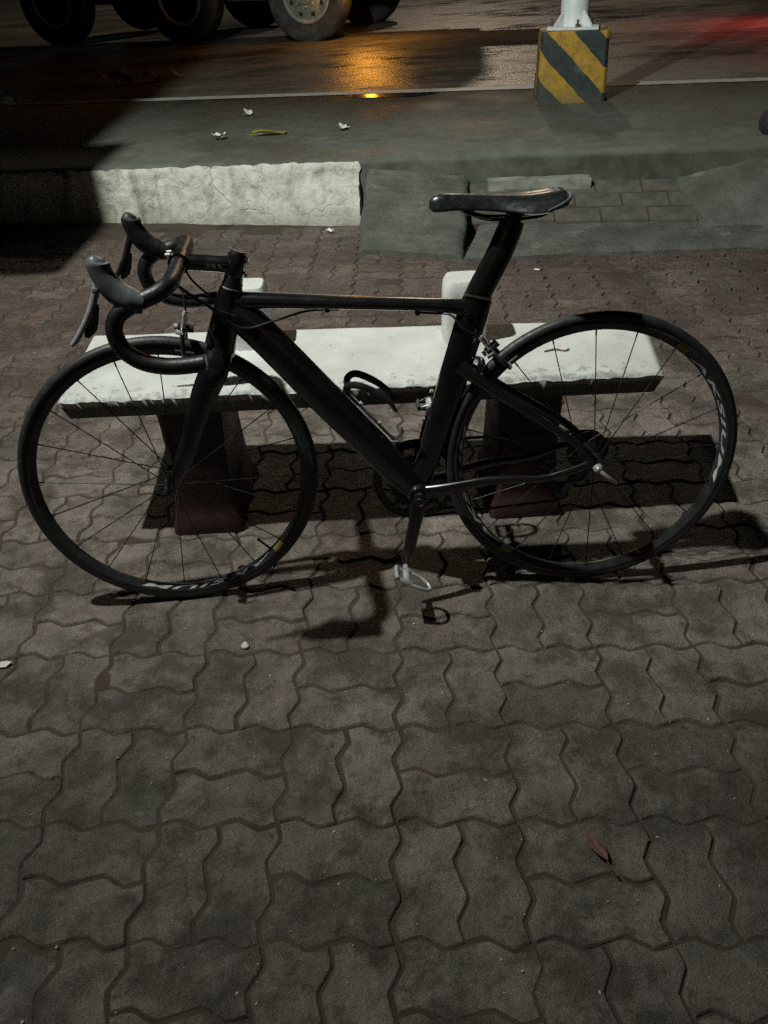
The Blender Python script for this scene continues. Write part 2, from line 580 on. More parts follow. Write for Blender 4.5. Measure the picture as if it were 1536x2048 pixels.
def paver_outline(w, h):
    """zigzag sided paver of w x h (whole half-cells); local x to the right, y away"""
    def run(length):
        out = []
        for k in range(int(round(length / (CELL / 2)))):
            for tt, a in ZZ:
                out.append(((k + tt) * CELL / 2, a * AMP))
        return out
    pts = []
    for s, a in run(w):
        pts.append((-w / 2 + s, -h / 2 + a))                 # near edge, left to right
    for s, a in reversed(run(h) + [(h, 0.0)]):
        pts.append((w / 2 + a, h / 2 - s))                   # right edge, near to far
    pts = pts[:-1] if False else pts
    for s, a in reversed(run(w)):
        pts.append((-w / 2 + s, h / 2 + a)) if s > 0 else pts.append((-w / 2, h / 2))
    for s, a in run(h)[1:]:
        pts.append((-w / 2 + a, h / 2 - s))                  # left edge, far to near
    # remove doubles
    out = []
    for q in pts:
        if not out or (abs(q[0] - out[-1][0]) + abs(q[1] - out[-1][1])) > 1e-6:
            out.append(q)
    if abs(out[0][0] - out[-1][0]) + abs(out[0][1] - out[-1][1]) < 1e-6:
        out.pop()
    return out


def inset(pts, d):
    out = []
    n = len(pts)
    for i in range(n):
        a, b, c = (Vector(pts[(i + k) % n]) for k in (-1, 0, 1))
        e1, e2 = (b - a).normalized(), (c - b).normalized()
        n1, n2 = Vector((-e1.y, e1.x)), Vector((-e2.y, e2.x))
        m = (n1 + n2)
        m = m / max(m.length_squared, 0.2) * 2 * d
        out.append(b + m)
    return out


def paver_verts(w, h, seed=0):
    base = paver_outline(w, h)
    rings = [(0.0016, -0.013), (0.0023, -0.0045), (0.0060, 0.0)]
    vs, n = [], len(base)
    for d, z in rings:
        for q in inset(base, d):
            vs.append((q.x, q.y, z))
    fs = []
    for k in range(2):
        for i in range(n):
            j = (i + 1) % n
            fs.append((k * n + i, k * n + j, (k + 1) * n + j, (k + 1) * n + i))
    fs.append(tuple(2 * n + i for i in range(n)))
    return vs, fs


def paver_mesh(w, h):
    vs, fs = paver_verts(w, h)
    me = bpy.data.meshes.new('paver')
    me.from_pydata(vs, [], fs)
    me.validate()
    me.materials.append(M['paver'])
    me.shade_smooth()
    me.set_sharp_from_angle(angle=R(50))
    return me


PH = paver_mesh(CELL, CELL / 2)
PV = paver_mesh(CELL / 2, CELL)
cells = []
for i in range(-14, 14):
    for j in range(-3, 19):
        horiz = (i + j) % 2 == 0
        for k in (0, 1):
            if horiz:
                lx, ly = (i + 0.5) * CELL, (j + 0.25 + 0.5 * k) * CELL
            else:
                lx, ly = (i + 0.25 + 0.5 * k) * CELL, (j + 0.5) * CELL
            c = GO + GU * lx + GV * ly
            if c.y > y_front(c.x) - 0.08 and c.x < 0.0 or c.y > 4.7:
                continue
            Z = c.y * 0.816 + 1.36 * 0.578
            inview = abs(c.x) < Z * 0.50 + 0.1 and c.y > 0.4
            cells.append((0 if inview else 1, Z, c, horiz))
cells.sort(key=lambda q: (q[0], q[1]))
far = MB()
PHV, PVV = paver_verts(CELL, CELL / 2), paver_verts(CELL / 2, CELL)
rr = random.Random(5)
for q, (out, Z, c, horiz) in enumerate(cells):
    sink = -abs(rr.gauss(0, 0.0014))
    rot = (rr.gauss(0, 0.012), rr.gauss(0, 0.012), -GYAW + rr.gauss(0, 0.010))
    dx, dy = rr.gauss(0, 0.0008), rr.gauss(0, 0.0008)
    if q < 300:
        o = bpy.data.objects.new('paver', PH if horiz else PV)
        o.location = (c.x + dx, c.y + dy, sink - 0.0005)
        o.rotation_euler = rot
        o.parent = paving
        COL.objects.link(o)
    else:
        T = Matrix.Translation((c.x + dx, c.y + dy, sink - 0.0005)) @ Matrix.Rotation(rot[2], 4, 'Z') @ Matrix.Rotation(rot[0], 4, 'X') @ Matrix.Rotation(rot[1], 4, 'Y')
        far.add(*(PHV if horiz else PVV), T=T)
o = far.build('paver_field', 'paver', paving, angle=50, kind='stuff')

# raised cement pavement
b = MB()
xs = [-120, -40, -14, -8, -4] + [-3 + 0.12 * i for i in range(68)] + [6, 9, 14, 40, 120]
rr = random.Random(3)
vs, fs = [], []
for i, x in enumerate(xs):
    xf = y_front(x)
    jag = 0.014 * noise.noise(V(x * 3.1, 0, 0)) + 0.010 * noise.noise(V(x * 9, 4, 0)) if abs(x) < 5 else 0
    lip = 0.012 * noise.noise(V(x * 7, 9, 0)) if abs(x) < 5 else 0
    z = zp(x)
    vs += [(x, xf + 0.02 + jag, -0.02), (x, xf - 0.004 + jag, z - 0.035 + lip), (x, xf + 0.02 + jag, z - 0.006), (x, xf + 0.07, z), (x, xf + 0.5, z), (x, y_back(x), z), (x, y_back(x) + 0.012, z - 0.02), (x, y_back(x) + 0.012, -0.1)]
for i in range(len(xs) - 1):
    for k in range(7):
        fs.append((i * 8 + k, (i + 1) * 8 + k, (i + 1) * 8 + k + 1, i * 8 + k + 1))
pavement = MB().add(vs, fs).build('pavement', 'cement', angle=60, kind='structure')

# whitewashed kerb wall on the left stretch, child of the pavement
vs, fs = [], []
n_x, n_z = 200, 18
x0, x1 = -7.5, -0.035
for i in range(n_x + 1):
    u = i / n_x
    x = x0 + (x1 - x0) * (u ** 0.5)
    yt = y_front(x) - 0.012
    bat = 0.012 + 0.10 * max(0, min(1, (x + 1.6) / 1.5))
    for k in range(n_z + 1):
        w = k / n_z
        z = -0.02 + (zp(x) - 0.012 + 0.02) * w
        y = yt - bat * (1 - w) ** 1.2
        y += 0.020 * noise.noise(V(x * 4, z * 6, 2)) + 0.011 * noise.noise(V(x * 15, z * 15, 5)) + 0.005 * noise.noise(V(x * 40, z * 40, 7))
        if k == n_z:
            y += 0.012
            z += 0.008 * noise.noise(V(x * 13, 0, 4)) - 0.012 * max(0, noise.noise(V(x * 31, 0, 8)))
        rag = max(0, 1 - (x1 - x) / 0.06)
        vs.append((x + rag * (0.035 * noise.noise(V(3, 0, z * 9)) + 0.014 * noise.noise(V(7, 0, z * 40)) - 0.012), y, z))
for i in range(n_x):
    for k in range(n_z):
        a = i * (n_z + 1) + k
        c = a + n_z + 1
        fs.append((a, c, c + 1, a + 1))
nb = len(vs)
for k in range(n_z + 1):
    vs.append((x1 + 0.004, y_front(x1) + 0.06, -0.02 + zp(x1) * k / n_z))
for k in range(n_z):
    a = n_x * (n_z + 1) + k
    fs.append((a, nb + k, nb + k + 1, a + 1))
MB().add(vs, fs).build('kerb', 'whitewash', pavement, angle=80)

# painted line along the back edge of the pavement
vs, fs = [], []
lx = [-30, -12] + [-6 + 0.25 * i for i in range(53)] + [12, 30]
for x in lx:
    e = 0.010 * noise.noise(V(x * 5, 1, 1))
    vs += [(x, y_back(x) - 0.15 + e, zp(x) + 0.004), (x, y_back(x) - 0.006, zp(x) + 0.004)]
for i in range(len(lx) - 1):
    fs.append((2 * i, 2 * i + 2, 2 * i + 3, 2 * i + 1))
MB().add(vs, fs).build('edge_line', 'line', pavement, smooth=False)

# puddle held against the line
vs = [(0.22, 6.86, zp(0.22) + 0.003)]
for k in range(40):
    a = 2 * math.pi * k / 40
    r = 1 + 0.28 * noise.noise(V(math.cos(a) * 1.6, math.sin(a) * 1.6, 3)) + 0.12 * noise.noise(V(math.cos(a) * 5, math.sin(a) * 5, 8))
    x = 0.20 + 0.36 * r * math.cos(a)
    y = 6.885 + 0.10 * r * math.sin(a) - 0.25 * (x - 0.2)
    y = min(y, y_back(x) - 0.125)
    vs.append((x, y, zp(x) + 0.003))
MB().add(vs, [(0, k + 1, (k + 1) % 40 + 1) for k in range(40)]).build('puddle', 'puddle', smooth=False, kind='structure')

# road
MB().add([(-150, y_back(-150) - 30, zr(-150)), (150, y_back(150) - 30, zr(150)), (150, 400, zr(150)), (-150, 400, zr(-150))], [(0, 1, 2, 3)])
vs, fs = [], []
rx = [-150, -40, -12, -6, 0, 6, 12, 40, 150]
for x in rx:
    vs += [(x, y_back(x) + 0.005, zr(x)), (x, y_back(x) + 400, zr(x))]
for i in range(len(rx) - 1):
    fs.append((2 * i, 2 * i + 2, 2 * i + 3, 2 * i + 1))
MB().add(vs, fs).build('road', 'asphalt', smooth=False, kind='structure')


# ------------------------------------------------------------------ cement ramps up to the pavement
def sheet(corners, nx, ny, bumpf, thick_to=-0.03, mat='ramp', name='slab', parent=None):
    """corners: near-left, near-right, far-right, far-left; a lumpy solid down to thick_to"""
    A, B, Cc, D = (Vector(c) for c in corners)
    vs, fs = [], []
    for j in range(ny + 1):
        w = j / ny
        for i in range(nx + 1):
            u = i / nx
            p = (A * (1 - u) + B * u) * (1 - w) + (D * (1 - u) + Cc * u) * w
            p = p + Vector(bumpf(u, w, p))
            vs.append(tuple(p))
    for j in range(ny):
        for i in range(nx):
            a = j * (nx + 1) + i
            fs.append((a, a + 1, a + nx + 2, a + nx + 1))
    ring = [i for i in range(nx + 1)] + [j * (nx + 1) + nx for j in range(1, ny + 1)] + [ny * (nx + 1) + i for i in range(nx - 1, -1, -1)] + [j * (nx + 1) for j in range(ny - 1, 0, -1)]
    o = len(vs)
    for k in ring:
        vs.append((vs[k][0], vs[k][1], thick_to))
    m = len(ring)
    for k in range(m):
        k2 = (k + 1) % m
        fs.append((ring[k], o + k, o + k2, ring[k2]))
    return MB().add(vs, fs).build(name, mat, parent, angle=50)


def ribbed(u, w, p):
    z = 0.006 * noise.noise(p * 5) + 0.0065 * math.sin(w * 80) * (0.4 + 0.6 * max(0, noise.noise(p * 2.5) + 0.4))
    e = min(u, 1 - u)
    z -= 0.03 * max(0, 1 - e / 0.07) ** 2
    z += 0.03 * math.sin(math.pi * min(1, w * 1.05)) * 0.6
    return (0.012 * noise.noise(p * 6 + V(3, 0, 0)), 0.018 * noise.noise(p * 5 + V(0, 7, 0)) * (1 if w < 0.1 else 0.2), z)


o = sheet([(-0.065, 4.235, 0.022), (0.455, 4.05, 0.022), (0.57, 4.755, 0.238), (0.0, 4.86, 0.285)], 26, 40, ribbed, name='cement_ramp')
tag(o, 'ribbed grey cement ramp against the end of the white kerb', 'ramp')


def lumpy(u, w, p):
    z = 0.008 * noise.noise(p * 4) + 0.004 * noise.noise(p * 14)
    e = min(u, 1 - u, w, 1 - w)
    z -= 0.016 * max(0, 1 - e / 0.06) ** 2
    return (0, (0.022 * noise.noise(p * 3.3) + 0.012 * noise.noise(p * 11)) if w < 0.02 else 0, z)


o = sheet([(0.462, 4.03, 0.03), (3.4, 3.93, 0.03), (3.4, 4.25, 0.05), (0.60, 4.50, 0.055)], 70, 14, lumpy, name='cement_slab')
tag(o, 'low flat grey cement slab in front of the brick recess', 'slab')


def lumpy2(u, w, p):
    z = 0.022 * noise.noise(p * 2.6) + 0.006 * noise.noise(p * 13)
    k = max(0, 1 - u / 0.32)
    z -= k * k * (p.z - 0.055 - 0.155 * w) * 0.95
    z += 0.008 * noise.noise(p * 7)
    return (0.03 * noise.noise(p * 4) if u < 0.02 else 0, 0, z)


o = sheet([(1.74, 4.22, 0.06), (3.3, 3.98, 0.04), (3.5, 4.32, 0.385), (1.64, 4.62, 0.345)], 60, 30, lumpy2, name='cement_ramp')
tag(o, 'lumpy grey cement ramp at the right edge, beside the brick recess', 'ramp')

# red brick apron sloping up inside the recess, its bricks one by one
AP0, AP1 = Vector((0.50, 4.475, 0.06)), Vector((1.95, 4.28, 0.06))
AP2, AP3 = Vector((1.95, 4.52, 0.215)), Vector((0.50, 4.76, 0.195))
apron = MB().add([AP0 + V(0, 0, -.012), AP1 + V(0, 0, -.012), AP2 + V(0, 0, -.012), AP3 + V(0, 0, -.012), AP0 + V(0, 0, -.06), AP1 + V(0, 0, -.06), AP2 + V(0, 0, -.2), AP3 + V(0, 0, -.2)], [(0, 1, 2, 3), (4, 5, 1, 0), (5, 6, 2, 1), (7, 4, 0, 3)]).build('brick_apron', 'dirt', smooth=False)
tag(apron, 'sloping apron of worn red bricks in the recess behind the slab', 'apron')
rr = random.Random(8)
for r_ in range(3):
    nb = 6
    for k in range(nb):
        sh = 0.5 / nb if r_ % 2 else 0
        u0, u1 = max(0, k / nb + sh - 0.0) + 0.0025, min(1, (k + 1) / nb + sh) - 0.0025
        w0, w1 = r_ / 3 + 0.012, (r_ + 1) / 3 - 0.012
        def P(u, w):
            return (AP0 * (1 - u) + AP1 * u) * (1 - w) + (AP3 * (1 - u) + AP2 * u) * w
        h = rr.uniform(-0.004, 0.004)
        top = [P(u0, w0), P(u1, w0), P(u1, w1), P(u0, w1)]
        cen = sum(top, Vector()) / 4
        loc = [q - cen for q in top]
        vs = [tuple(q * 0.985 + V(0, 0, h)) for q in loc] + [tuple(q + V(0, 0, -0.02)) for q in loc]
        o = MB().add(vs, [(0, 1, 2, 3), (4, 5, 1, 0), (5, 6, 2, 1), (6, 7, 3, 2), (7, 4, 0, 3)]).build('brick', 'apron_brick', apron, smooth=False)
        o.location = cen

# pale broken strip of mortar at the foot of the pavement wall
def strip(u, w, p):
    return (0.006 * noise.noise(p * 20), 0.010 * noise.noise(p * 12), 0.006 * noise.noise(p * 15))
o = sheet([(0.66, 4.675, 0.215), (1.20, 4.590, 0.222), (1.20, 4.66, 0.232), (0.66, 4.745, 0.222)], 24, 3, strip, thick_to=0.10, mat='mortar', name='mortar_strip')
tag(o, 'broken pale mortar strip along the foot of the pavement wall', 'mortar')

# ------------------------------------------------------------------ striped plinth with white pole
PX, PY = 1.415, 6.24
plinth = empty('pole_plinth', (PX, PY, zp(PX)))
plinth.rotation_euler = (0, 0, R(-8))
b = MB()
w0, w1, hh = 0.228, 0.216, 0.415
n = 10
vs, fs = [], []
for j in range(n + 1):
    w = j / n
    s = w0 + (w1 - w0) * w
    c = 0.022
    z = -0.03 + (hh + 0.03) * w
    for q in ((-s + c, -s), (s - c, -s), (s, -s + c), (s, s - c), (s - c, s), (-s + c, s), (-s, s - c), (-s, -s + c)):
        d = 0.004 * noise.noise(V(q[0] * 9, q[1] * 9, z * 9))
        vs.append((q[0] + d, q[1] + d, z))
for j in range(n):
    for i in range(8):
        fs.append((j * 8 + i, j * 8 + (i + 1) % 8, (j + 1) * 8 + (i + 1) % 8, (j + 1) * 8 + i))
fs.append(tuple(n * 8 + i for i in range(8)))
b.add(vs, fs)
b.build('block', 'hazard', plinth, bevel=0.006, angle=30)
tag(plinth, 'square concrete plinth with yellow and black diagonal stripes at the road edge', 'plinth')

pole = empty('street_pole', (PX, PY, zp(PX) + hh))
pole.rotation_euler = (0, 0, R(-15))
TY = Matrix.Rotation(R(90), 4, 'X')
b = MB().lathe([(0.0, 0.0), (0.098, 0.0), (0.098, 0.01), (0.090, 0.03), (0.085, 6.0), (0.0, 6.0)], 32, T=TY)
b.build('shaft', 'pole_white', pole)
b = MB().box((0, 0, 0.008), (0.33, 0.33, 0.016))
b.build('base_plate', 'pole_white', pole, bevel=0.004)
for k in range(4):
    T = Matrix.Rotation(R(45 + 90 * k), 4, 'Z')
    MB().add([(0.085, -0.006, 0.014), (0.175, -0.006, 0.014), (0.165, -0.006, 0.03), (0.088, -0.006, 0.11), (0.085, 0.006, 0.014), (0.175, 0.006, 0.014), (0.165, 0.006, 0.03), (0.088, 0.006, 0.11)],
             [(0, 1, 2, 3), (7, 6, 5, 4), (1, 5, 6, 2), (2, 6, 7, 3), (0, 4, 5, 1), (3, 7, 4, 0)], T).build('gusset', 'pole_white', pole, smooth=False)
    T2 = Matrix.Rotation(R(90 * k + 12), 4, 'Z') @ Matrix.Translation((0.145, 0, 0.014)) @ TY
    MB().lathe([(0.0, 0.0), (0.016, 0.0), (0.016, 0.02), (0.008, 0.02), (0.008, 0.045), (0.0, 0.045)], 6, T=T2).build('anchor_bolt', 'grime', pole)
tag(pole, 'white painted steel pole bolted on top of the striped plinth', 'pole')

# ------------------------------------------------------------------ bench
bench = empty('concrete_bench', (-0.03, 2.03, 0))
BT = Matrix.Translation((0.03, -2.03, 0))      # world figures below, moved to the bench's own frame


def bench_slab():
    A, B, Cc, D = V(-0.800, 1.852, 0), V(0.712, 1.838, 0), V(0.756, 2.172, 0), V(-0.815, 2.262, 0)
    nx, ny = 220, 34
    vs, fs = [], []
    zt, zb = 0.44, 0.378

    def P(u, w):
        return (A * (1 - u) + B * u) * (1 - w) + (D * (1 - u) + Cc * u) * w
    for layer in (0, 1):
        for j in range(ny + 1):
            w = j / ny
            w = 0.5 - 0.5 * math.cos(math.pi * w) if 0 < w < 1 else w
            for i in range(nx + 1):
                u = i / nx
                p = P(u, w)
                if layer == 0:
                    ef = (p.y - P(u, 0).y)
                    ee = min(u, 1 - u) * 1.5
                    eb = P(u, 1).y - p.y
                    e = min(ef, ee, eb)
                    z = zt + 0.0025 * noise.noise(p * 5)
                    z -= 0.011 * max(0, 1 - e / 0.016) ** 2
                    if ef < 0.075:
                        k = 1 - ef / 0.075
                        z -= k * max(0, noise.noise(V(p.x * 26, p.y * 34, 1)) + 0.12) * 0.006
                        z -= k * max(0, noise.noise(V(p.x * 9, p.y * 14, 6))) * 0.004
                        z -= k * max(0, noise.noise(V(p.x * 70, p.y * 80, 2)) - 0.1) * 0.005
                    yy = p.y
                    if w == 0:
                        yy += 0.006 * noise.noise(V(p.x * 24, 0, 3)) + 0.006 * noise.noise(V(p.x * 7, 0, 5))
                    vs.append((p.x, yy, z))
                else:
                    q = P(0.012 + 0.976 * u, 0.03 + 0.94 * w)
                    vs.append((q.x, q.y, zb))
    L_ = (nx + 1) * (ny + 1)
    for j in range(ny):
        for i in range(nx):
            a = j * (nx + 1) + i
            fs.append((a, a + 1, a + nx + 2, a + nx + 1))
            fs.append((L_ + a + nx + 1, L_ + a + nx + 2, L_ + a + 1, L_ + a))
    ring = [i for i in range(nx + 1)] + [j * (nx + 1) + nx for j in range(1, ny + 1)] + [ny * (nx + 1) + i for i in range(nx - 1, -1, -1)] + [j * (nx + 1) for j in range(ny - 1, 0, -1)]
    m = len(ring)
    for k in range(m):
        k2 = (k + 1) % m
        fs.append((ring[k], L_ + ring[k], L_ + ring[k2], ring[k2]))
    return MB().add(vs, fs, BT)


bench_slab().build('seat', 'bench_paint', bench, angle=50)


def bench_leg(xc):
    prof = [(0.098, 0.0), (0.096, 0.035), (0.090, 0.055), (0.084, 0.09), (0.079, 0.15), (0.077, 0.21), (0.078, 0.27), (0.081, 0.32), (0.083, 0.379)]
    y0, y1 = 1.872, 2.165
    vs, fs = [], []
    for wd, z in prof:
        dy = 0.014 if z < 0.05 else (0.006 if z < 0.06 else 0.004 * math.sin(z * 14))
        c = 0.012
        for q in ((-wd + c, y0 - dy), (wd - c, y0 - dy), (wd, y0 - dy + c), (wd, y1 + dy - c), (wd - c, y1 + dy), (-wd + c, y1 + dy), (-wd, y1 + dy - c), (-wd, y0 - dy + c)):
            vs.append((xc + q[0] + 0.004 * noise.noise(V(xc, q[1] * 8, z * 12)), q[1], z - 0.004))
    m = len(prof)
    for j in range(m - 1):
        for i in range(8):
            fs.append((j * 8 + i, j * 8 + (i + 1) % 8, (j + 1) * 8 + (i + 1) % 8, (j + 1) * 8 + i))
    fs.append(tuple((m - 1) * 8 + i for i in range(8)))
    return MB().add(vs, fs, BT).build('leg', 'bench_leg', bench, angle=45)


bench_leg(-0.490)
bench_leg(0.395)


def bench_post(xc, yc, w, h):
    prof = [(1.0, -0.004), (0.99, 0.05), (0.97, h - 0.03), (0.92, h - 0.012), (0.80, h)]
    vs, fs = [], []
    d = 0.055
    N = 16
    for s, z in prof:
        for i in range(N):
            a = 2 * math.pi * i / N + math.pi / N
            ca, sa = math.cos(a), math.sin(a)
            x = math.copysign(abs(ca) ** 0.4, ca) * w / 2
            y = math.copysign(abs(sa) ** 0.4, sa) * d
            vs.append((xc + x * s, yc + y * s, 0.44 + z))
    m = len(prof)
    for j in range(m - 1):
        for i in range(N):
            fs.append((j * N + i, j * N + (i + 1) % N, (j + 1) * N + (i + 1) % N, (j + 1) * N + i))
    fs.append(tuple((m - 1) * N + i for i in range(N)))
    return MB().add(vs, fs, BT).build('back_post', 'bench_paint', bench, angle=50)


bench_post(0.243, 2.115, 0.118, 0.165)
bench_post(-0.338, 2.145, 0.118, 0.165)
tag(bench, 'white painted concrete bench with red-brown legs behind the bicycle', 'bench')

# ------------------------------------------------------------------ bicycle
RW = 0.3396
WB = 0.9765
fwv, lfv, upv = Vector((-0.99999912, -0.0013276, 0)), Vector((0.00131921, -0.99367444, 0.11229142)), Vector((-0.000149078, 0.112291322, 0.993675318))
bike = empty('road_bicycle', (0.4878, 1.5909, 0.0))
_m = Matrix((fwv, lfv, upv)).transposed().to_4x4()
bike.rotation_mode = 'QUATERNION'
bike.rotation_quaternion = _m.to_quaternion()
tag(bike, 'black road bicycle with drop bars leaning against the white bench', 'bicycle')


def q3(a, h, y=0.0):       # bicycle frame figures: a forward of the rear hub, h above it, y to the left
    return Vector((a, y, h + RW))


HUBF = q3(WB, 0)
AXd = Vector((-0.317, 0, 0.948)).normalized()
AX0 = q3(0.929, -0.0158)
STEER = Matrix.Translation(AX0) @ Matrix.Rotation(R(5.4), 4, AXd) @ Matrix.Translation(-AX0)


def ax_at(h):              # point of the steering axis at height h above the hubs
    return AX0 + AXd * ((h + 0.0158) / AXd.z)


SIDE = (0, 1, 0)
BB = q3(0.404, -0.066)

# frame: each tube a mesh of its own
def tube(name, pts, rad, mat='frame', parent=None, n=14, T=None, side=SIDE, k=6, power=1.0):
    P = smooth_path(pts, k) if len(pts) > 2 else [Vector(pts[0]).lerp(Vector(pts[1]), i / 8) for i in range(9)]
    r = lerp_list(rad, len(P)) if isinstance(rad, list) else rad
    return MB().sweep(P, r, n, side, T=T, power=power).build(name, mat, parent or bike)


tube('seat_tube', [q3(0.404, -0.066), q3(0.372, 0.035), q3(0.318, 0.21), q3(0.275, 0.352), q3(0.267, 0.38)], [(0.028, 0.020), (0.027, 0.016), (0.033, 0.015), (0.034, 0.015), (0.030, 0.015)], power=0.85)
tube('top_tube', [q3(0.79, 0.400), q3(0.74, 0.400), q3(0.55, 0.386), q3(0.37, 0.372), q3(0.30, 0.362), q3(0.272, 0.345)], [(0.022, 0.02), (0.0165, 0.02), (0.0135, 0.021), (0.0135, 0.017), (0.018, 0.015), (0.028, 0.014)], power=0.8)
tube('down_tube', [q3(0.80, 0.372), q3(0.757, 0.358), q3(0.60, 0.168), q3(0.47, 0.01), q3(0.412, -0.062)], [(0.034, 0.020), (0.037, 0.022), (0.0395, 0.023), (0.037, 0.025), (0.030, 0.026)], power=0.8)
tube('head_tube', [ax_at(0.428), ax_at(0.39), ax_at(0.34), ax_at(0.302)], [(0.024, 0.022), (0.028, 0.022), (0.032, 0.024), (0.034, 0.027)], power=0.9)
TYL = Matrix.Translation(BB)
MB().lathe([(0.0, -0.042), (0.022, -0.042), (0.0235, -0.036), (0.025, -0.034), (0.025, 0.034), (0.0235, 0.036), (0.022, 0.042), (0.0, 0.042)], 28, T=TYL).build('bottom_bracket', 'frame', bike)
for s in (1, -1):
    tube('chainstay', [q3(0.395, -0.064, 0.022 * s), q3(0.34, -0.052, 0.034 * s), q3(0.24, -0.030, 0.046 * s), q3(0.13, -0.024, 0.060 * s), q3(0.075, -0.010, 0.066 * s), q3(0.02, 0.008, 0.067 * s)], [(0.017, 0.010), (0.015, 0.009), (0.011, 0.008), (0.009, 0.008), (0.009, 0.006), (0.009, 0.004)])
    tube('seatstay', [q3(0.305, 0.235, 0.010 * s), q3(0.272, 0.212, 0.026 * s), q3(0.20, 0.162, 0.040 * s), q3(0.10, 0.094, 0.056 * s), q3(0.035, 0.046, 0.066 * s), q3(0.008, 0.012, 0.067 * s)], [(0.019, 0.012), (0.014, 0.010), (0.0105, 0.008), (0.0095, 0.007), (0.009, 0.005), (0.010, 0.004)])
    MB().add([(0.032, 0.062 * s, RW + 0.03), (-0.012, 0.062 * s, RW + 0.016), (-0.012, 0.062 * s, RW - 0.014), (0.03, 0.062 * s, RW - 0.008), (0.032, 0.0655 * s, RW + 0.03), (-0.012, 0.0655 * s, RW + 0.016), (-0.012, 0.0655 * s, RW - 0.014), (0.03, 0.0655 * s, RW - 0.008)],
             [(0, 1, 2, 3), (7, 6, 5, 4), (0, 4, 5, 1), (1, 5, 6, 2), (2, 6, 7, 3), (3, 7, 4, 0)]).build('dropout', 'dark_alloy', bike, smooth=False)
tube('stay_bridge', [q3(0.262, 0.236, 0.028), q3(0.258, 0.24, 0.0), q3(0.262, 0.236, -0.028)], (0.009, 0.009), side=(0, 0, 1))

# seatpost, clamp, saddle
tube('seatpost', [q3(0.272, 0.362), q3(0.262, 0.395), q3(0.23, 0.455), q3(0.205, 0.512), q3(0.197, 0.535)], [(0.029, 0.0135), (0.0285, 0.0135), (0.0275, 0.0135), (0.0265, 0.0135), (0.024, 0.0145)], 'frame', power=0.8)
MB().sweep([q3(0.294, 0.389), q3(0.275, 0.386), q3(0.240, 0.377)], [(0.006, 0.013), (0.006, 0.017), (0.006, 0.016)], 12, SIDE).build('seat_clamp', 'matte', bike)
MB().lathe([(0.0, 0.0165), (0.006, 0.0165), (0.006, 0.0185), (0.003, 0.0185), (0.003, 0.0172), (0, 0.0172)], 16, T=Matrix.Translation(q3(0.293, 0.356))).build('clamp_bolt', 'dark_alloy', bike)
MB().lathe([(0.0, -0.026), (0.012, -0.026), (0.014, -0.02), (0.014, 0.02), (0.012, 0.026), (0.0, 0.026)], 18, T=Matrix.Translation(q3(0.196, 0.541))).build('rail_clamp', 'matte', bike)

secs = [(0.092, 0.046, 0.590, 0.020), (0.100, 0.060, 0.5925, 0.026), (0.118, 0.069, 0.593, 0.031), (0.142, 0.071, 0.5895, 0.034), (0.168, 0.063, 0.5870, 0.033), (0.195, 0.050, 0.5862, 0.030), (0.225, 0.036, 0.5872, 0.028), (0.255, 0.0275, 0.5885, 0.027), (0.285, 0.0235, 0.5905, 0.027), (0.315, 0.0215, 0.5925, 0.028), (0.340, 0.0205, 0.5925, 0.029), (0.354, 0.0175, 0.589, 0.027), (0.363, 0.0115, 0.583, 0.019), (0.367, 0.004, 0.576, 0.006)]
vs, fs = [], []
NU = 16
for (x, w, zt, dr) in secs:
    for i in range(NU + 1):
        u = -1 + 2 * i / NU
        uu = math.sin(u * math.pi / 2)
        ch = 0.005 * max(0, 1 - abs(uu) / 0.28) if x < 0.33 else 0
        nt = 0.02 * max(0, 1 - abs(uu) / 0.45) if x < 0.097 else 0
        vs.append((x + nt, w * uu, RW + zt - dr * abs(uu) ** 2.6 - ch))
    for i in range(NU, -1, -1):
        u = math.sin((-1 + 2 * i / NU) * math.pi / 2)
        vs.append((x, w * 0.86 * u, RW + zt - dr - 0.004 - 0.001 * (1 - abs(u))))
K = 2 * (NU + 1)
for a in range(len(secs) - 1):
    for i in range(K):
        j = (i + 1) % K
        fs.append((a * K + i, a * K + j, (a + 1) * K + j, (a + 1) * K + i))
fs.append(tuple(range(K - 1, -1, -1)))
fs.append(tuple((len(secs) - 1) * K + i for i in range(K)))
saddle = MB().add(vs, fs).build('saddle', 'saddle', bike, sub=1, angle=70)
for s in (1, -1):
    MB().sweep(smooth_path([q3(0.318, 0.568, 0.010 * s), q3(0.285, 0.553, 0.016 * s), q3(0.245, 0.541, 0.021 * s), q3(0.16, 0.541, 0.022 * s), q3(0.13, 0.552, 0.03 * s), q3(0.112, 0.566, 0.04 * s)]), 0.0035, 8).build('rail', 'matte', saddle)
    MB().sweep(smooth_path([q3(0.093, 0.584, 0.030 * s), q3(0.094, 0.578, 0.048 * s), q3(0.112, 0.570, 0.0665 * s), q3(0.14, 0.559, 0.0705 * s)]), [(0.0045, 0.003)] * 19, 8).build('tail_trim', 'hood', saddle)

# ---- fork and cockpit, turned slightly towards the camera
def stube(name, pts, rad, mat='frame', parent=None, n=14, side=SIDE, k=6, power=1.0):
    return tube(name, pts, rad, mat, parent, n, STEER, side, k, power)


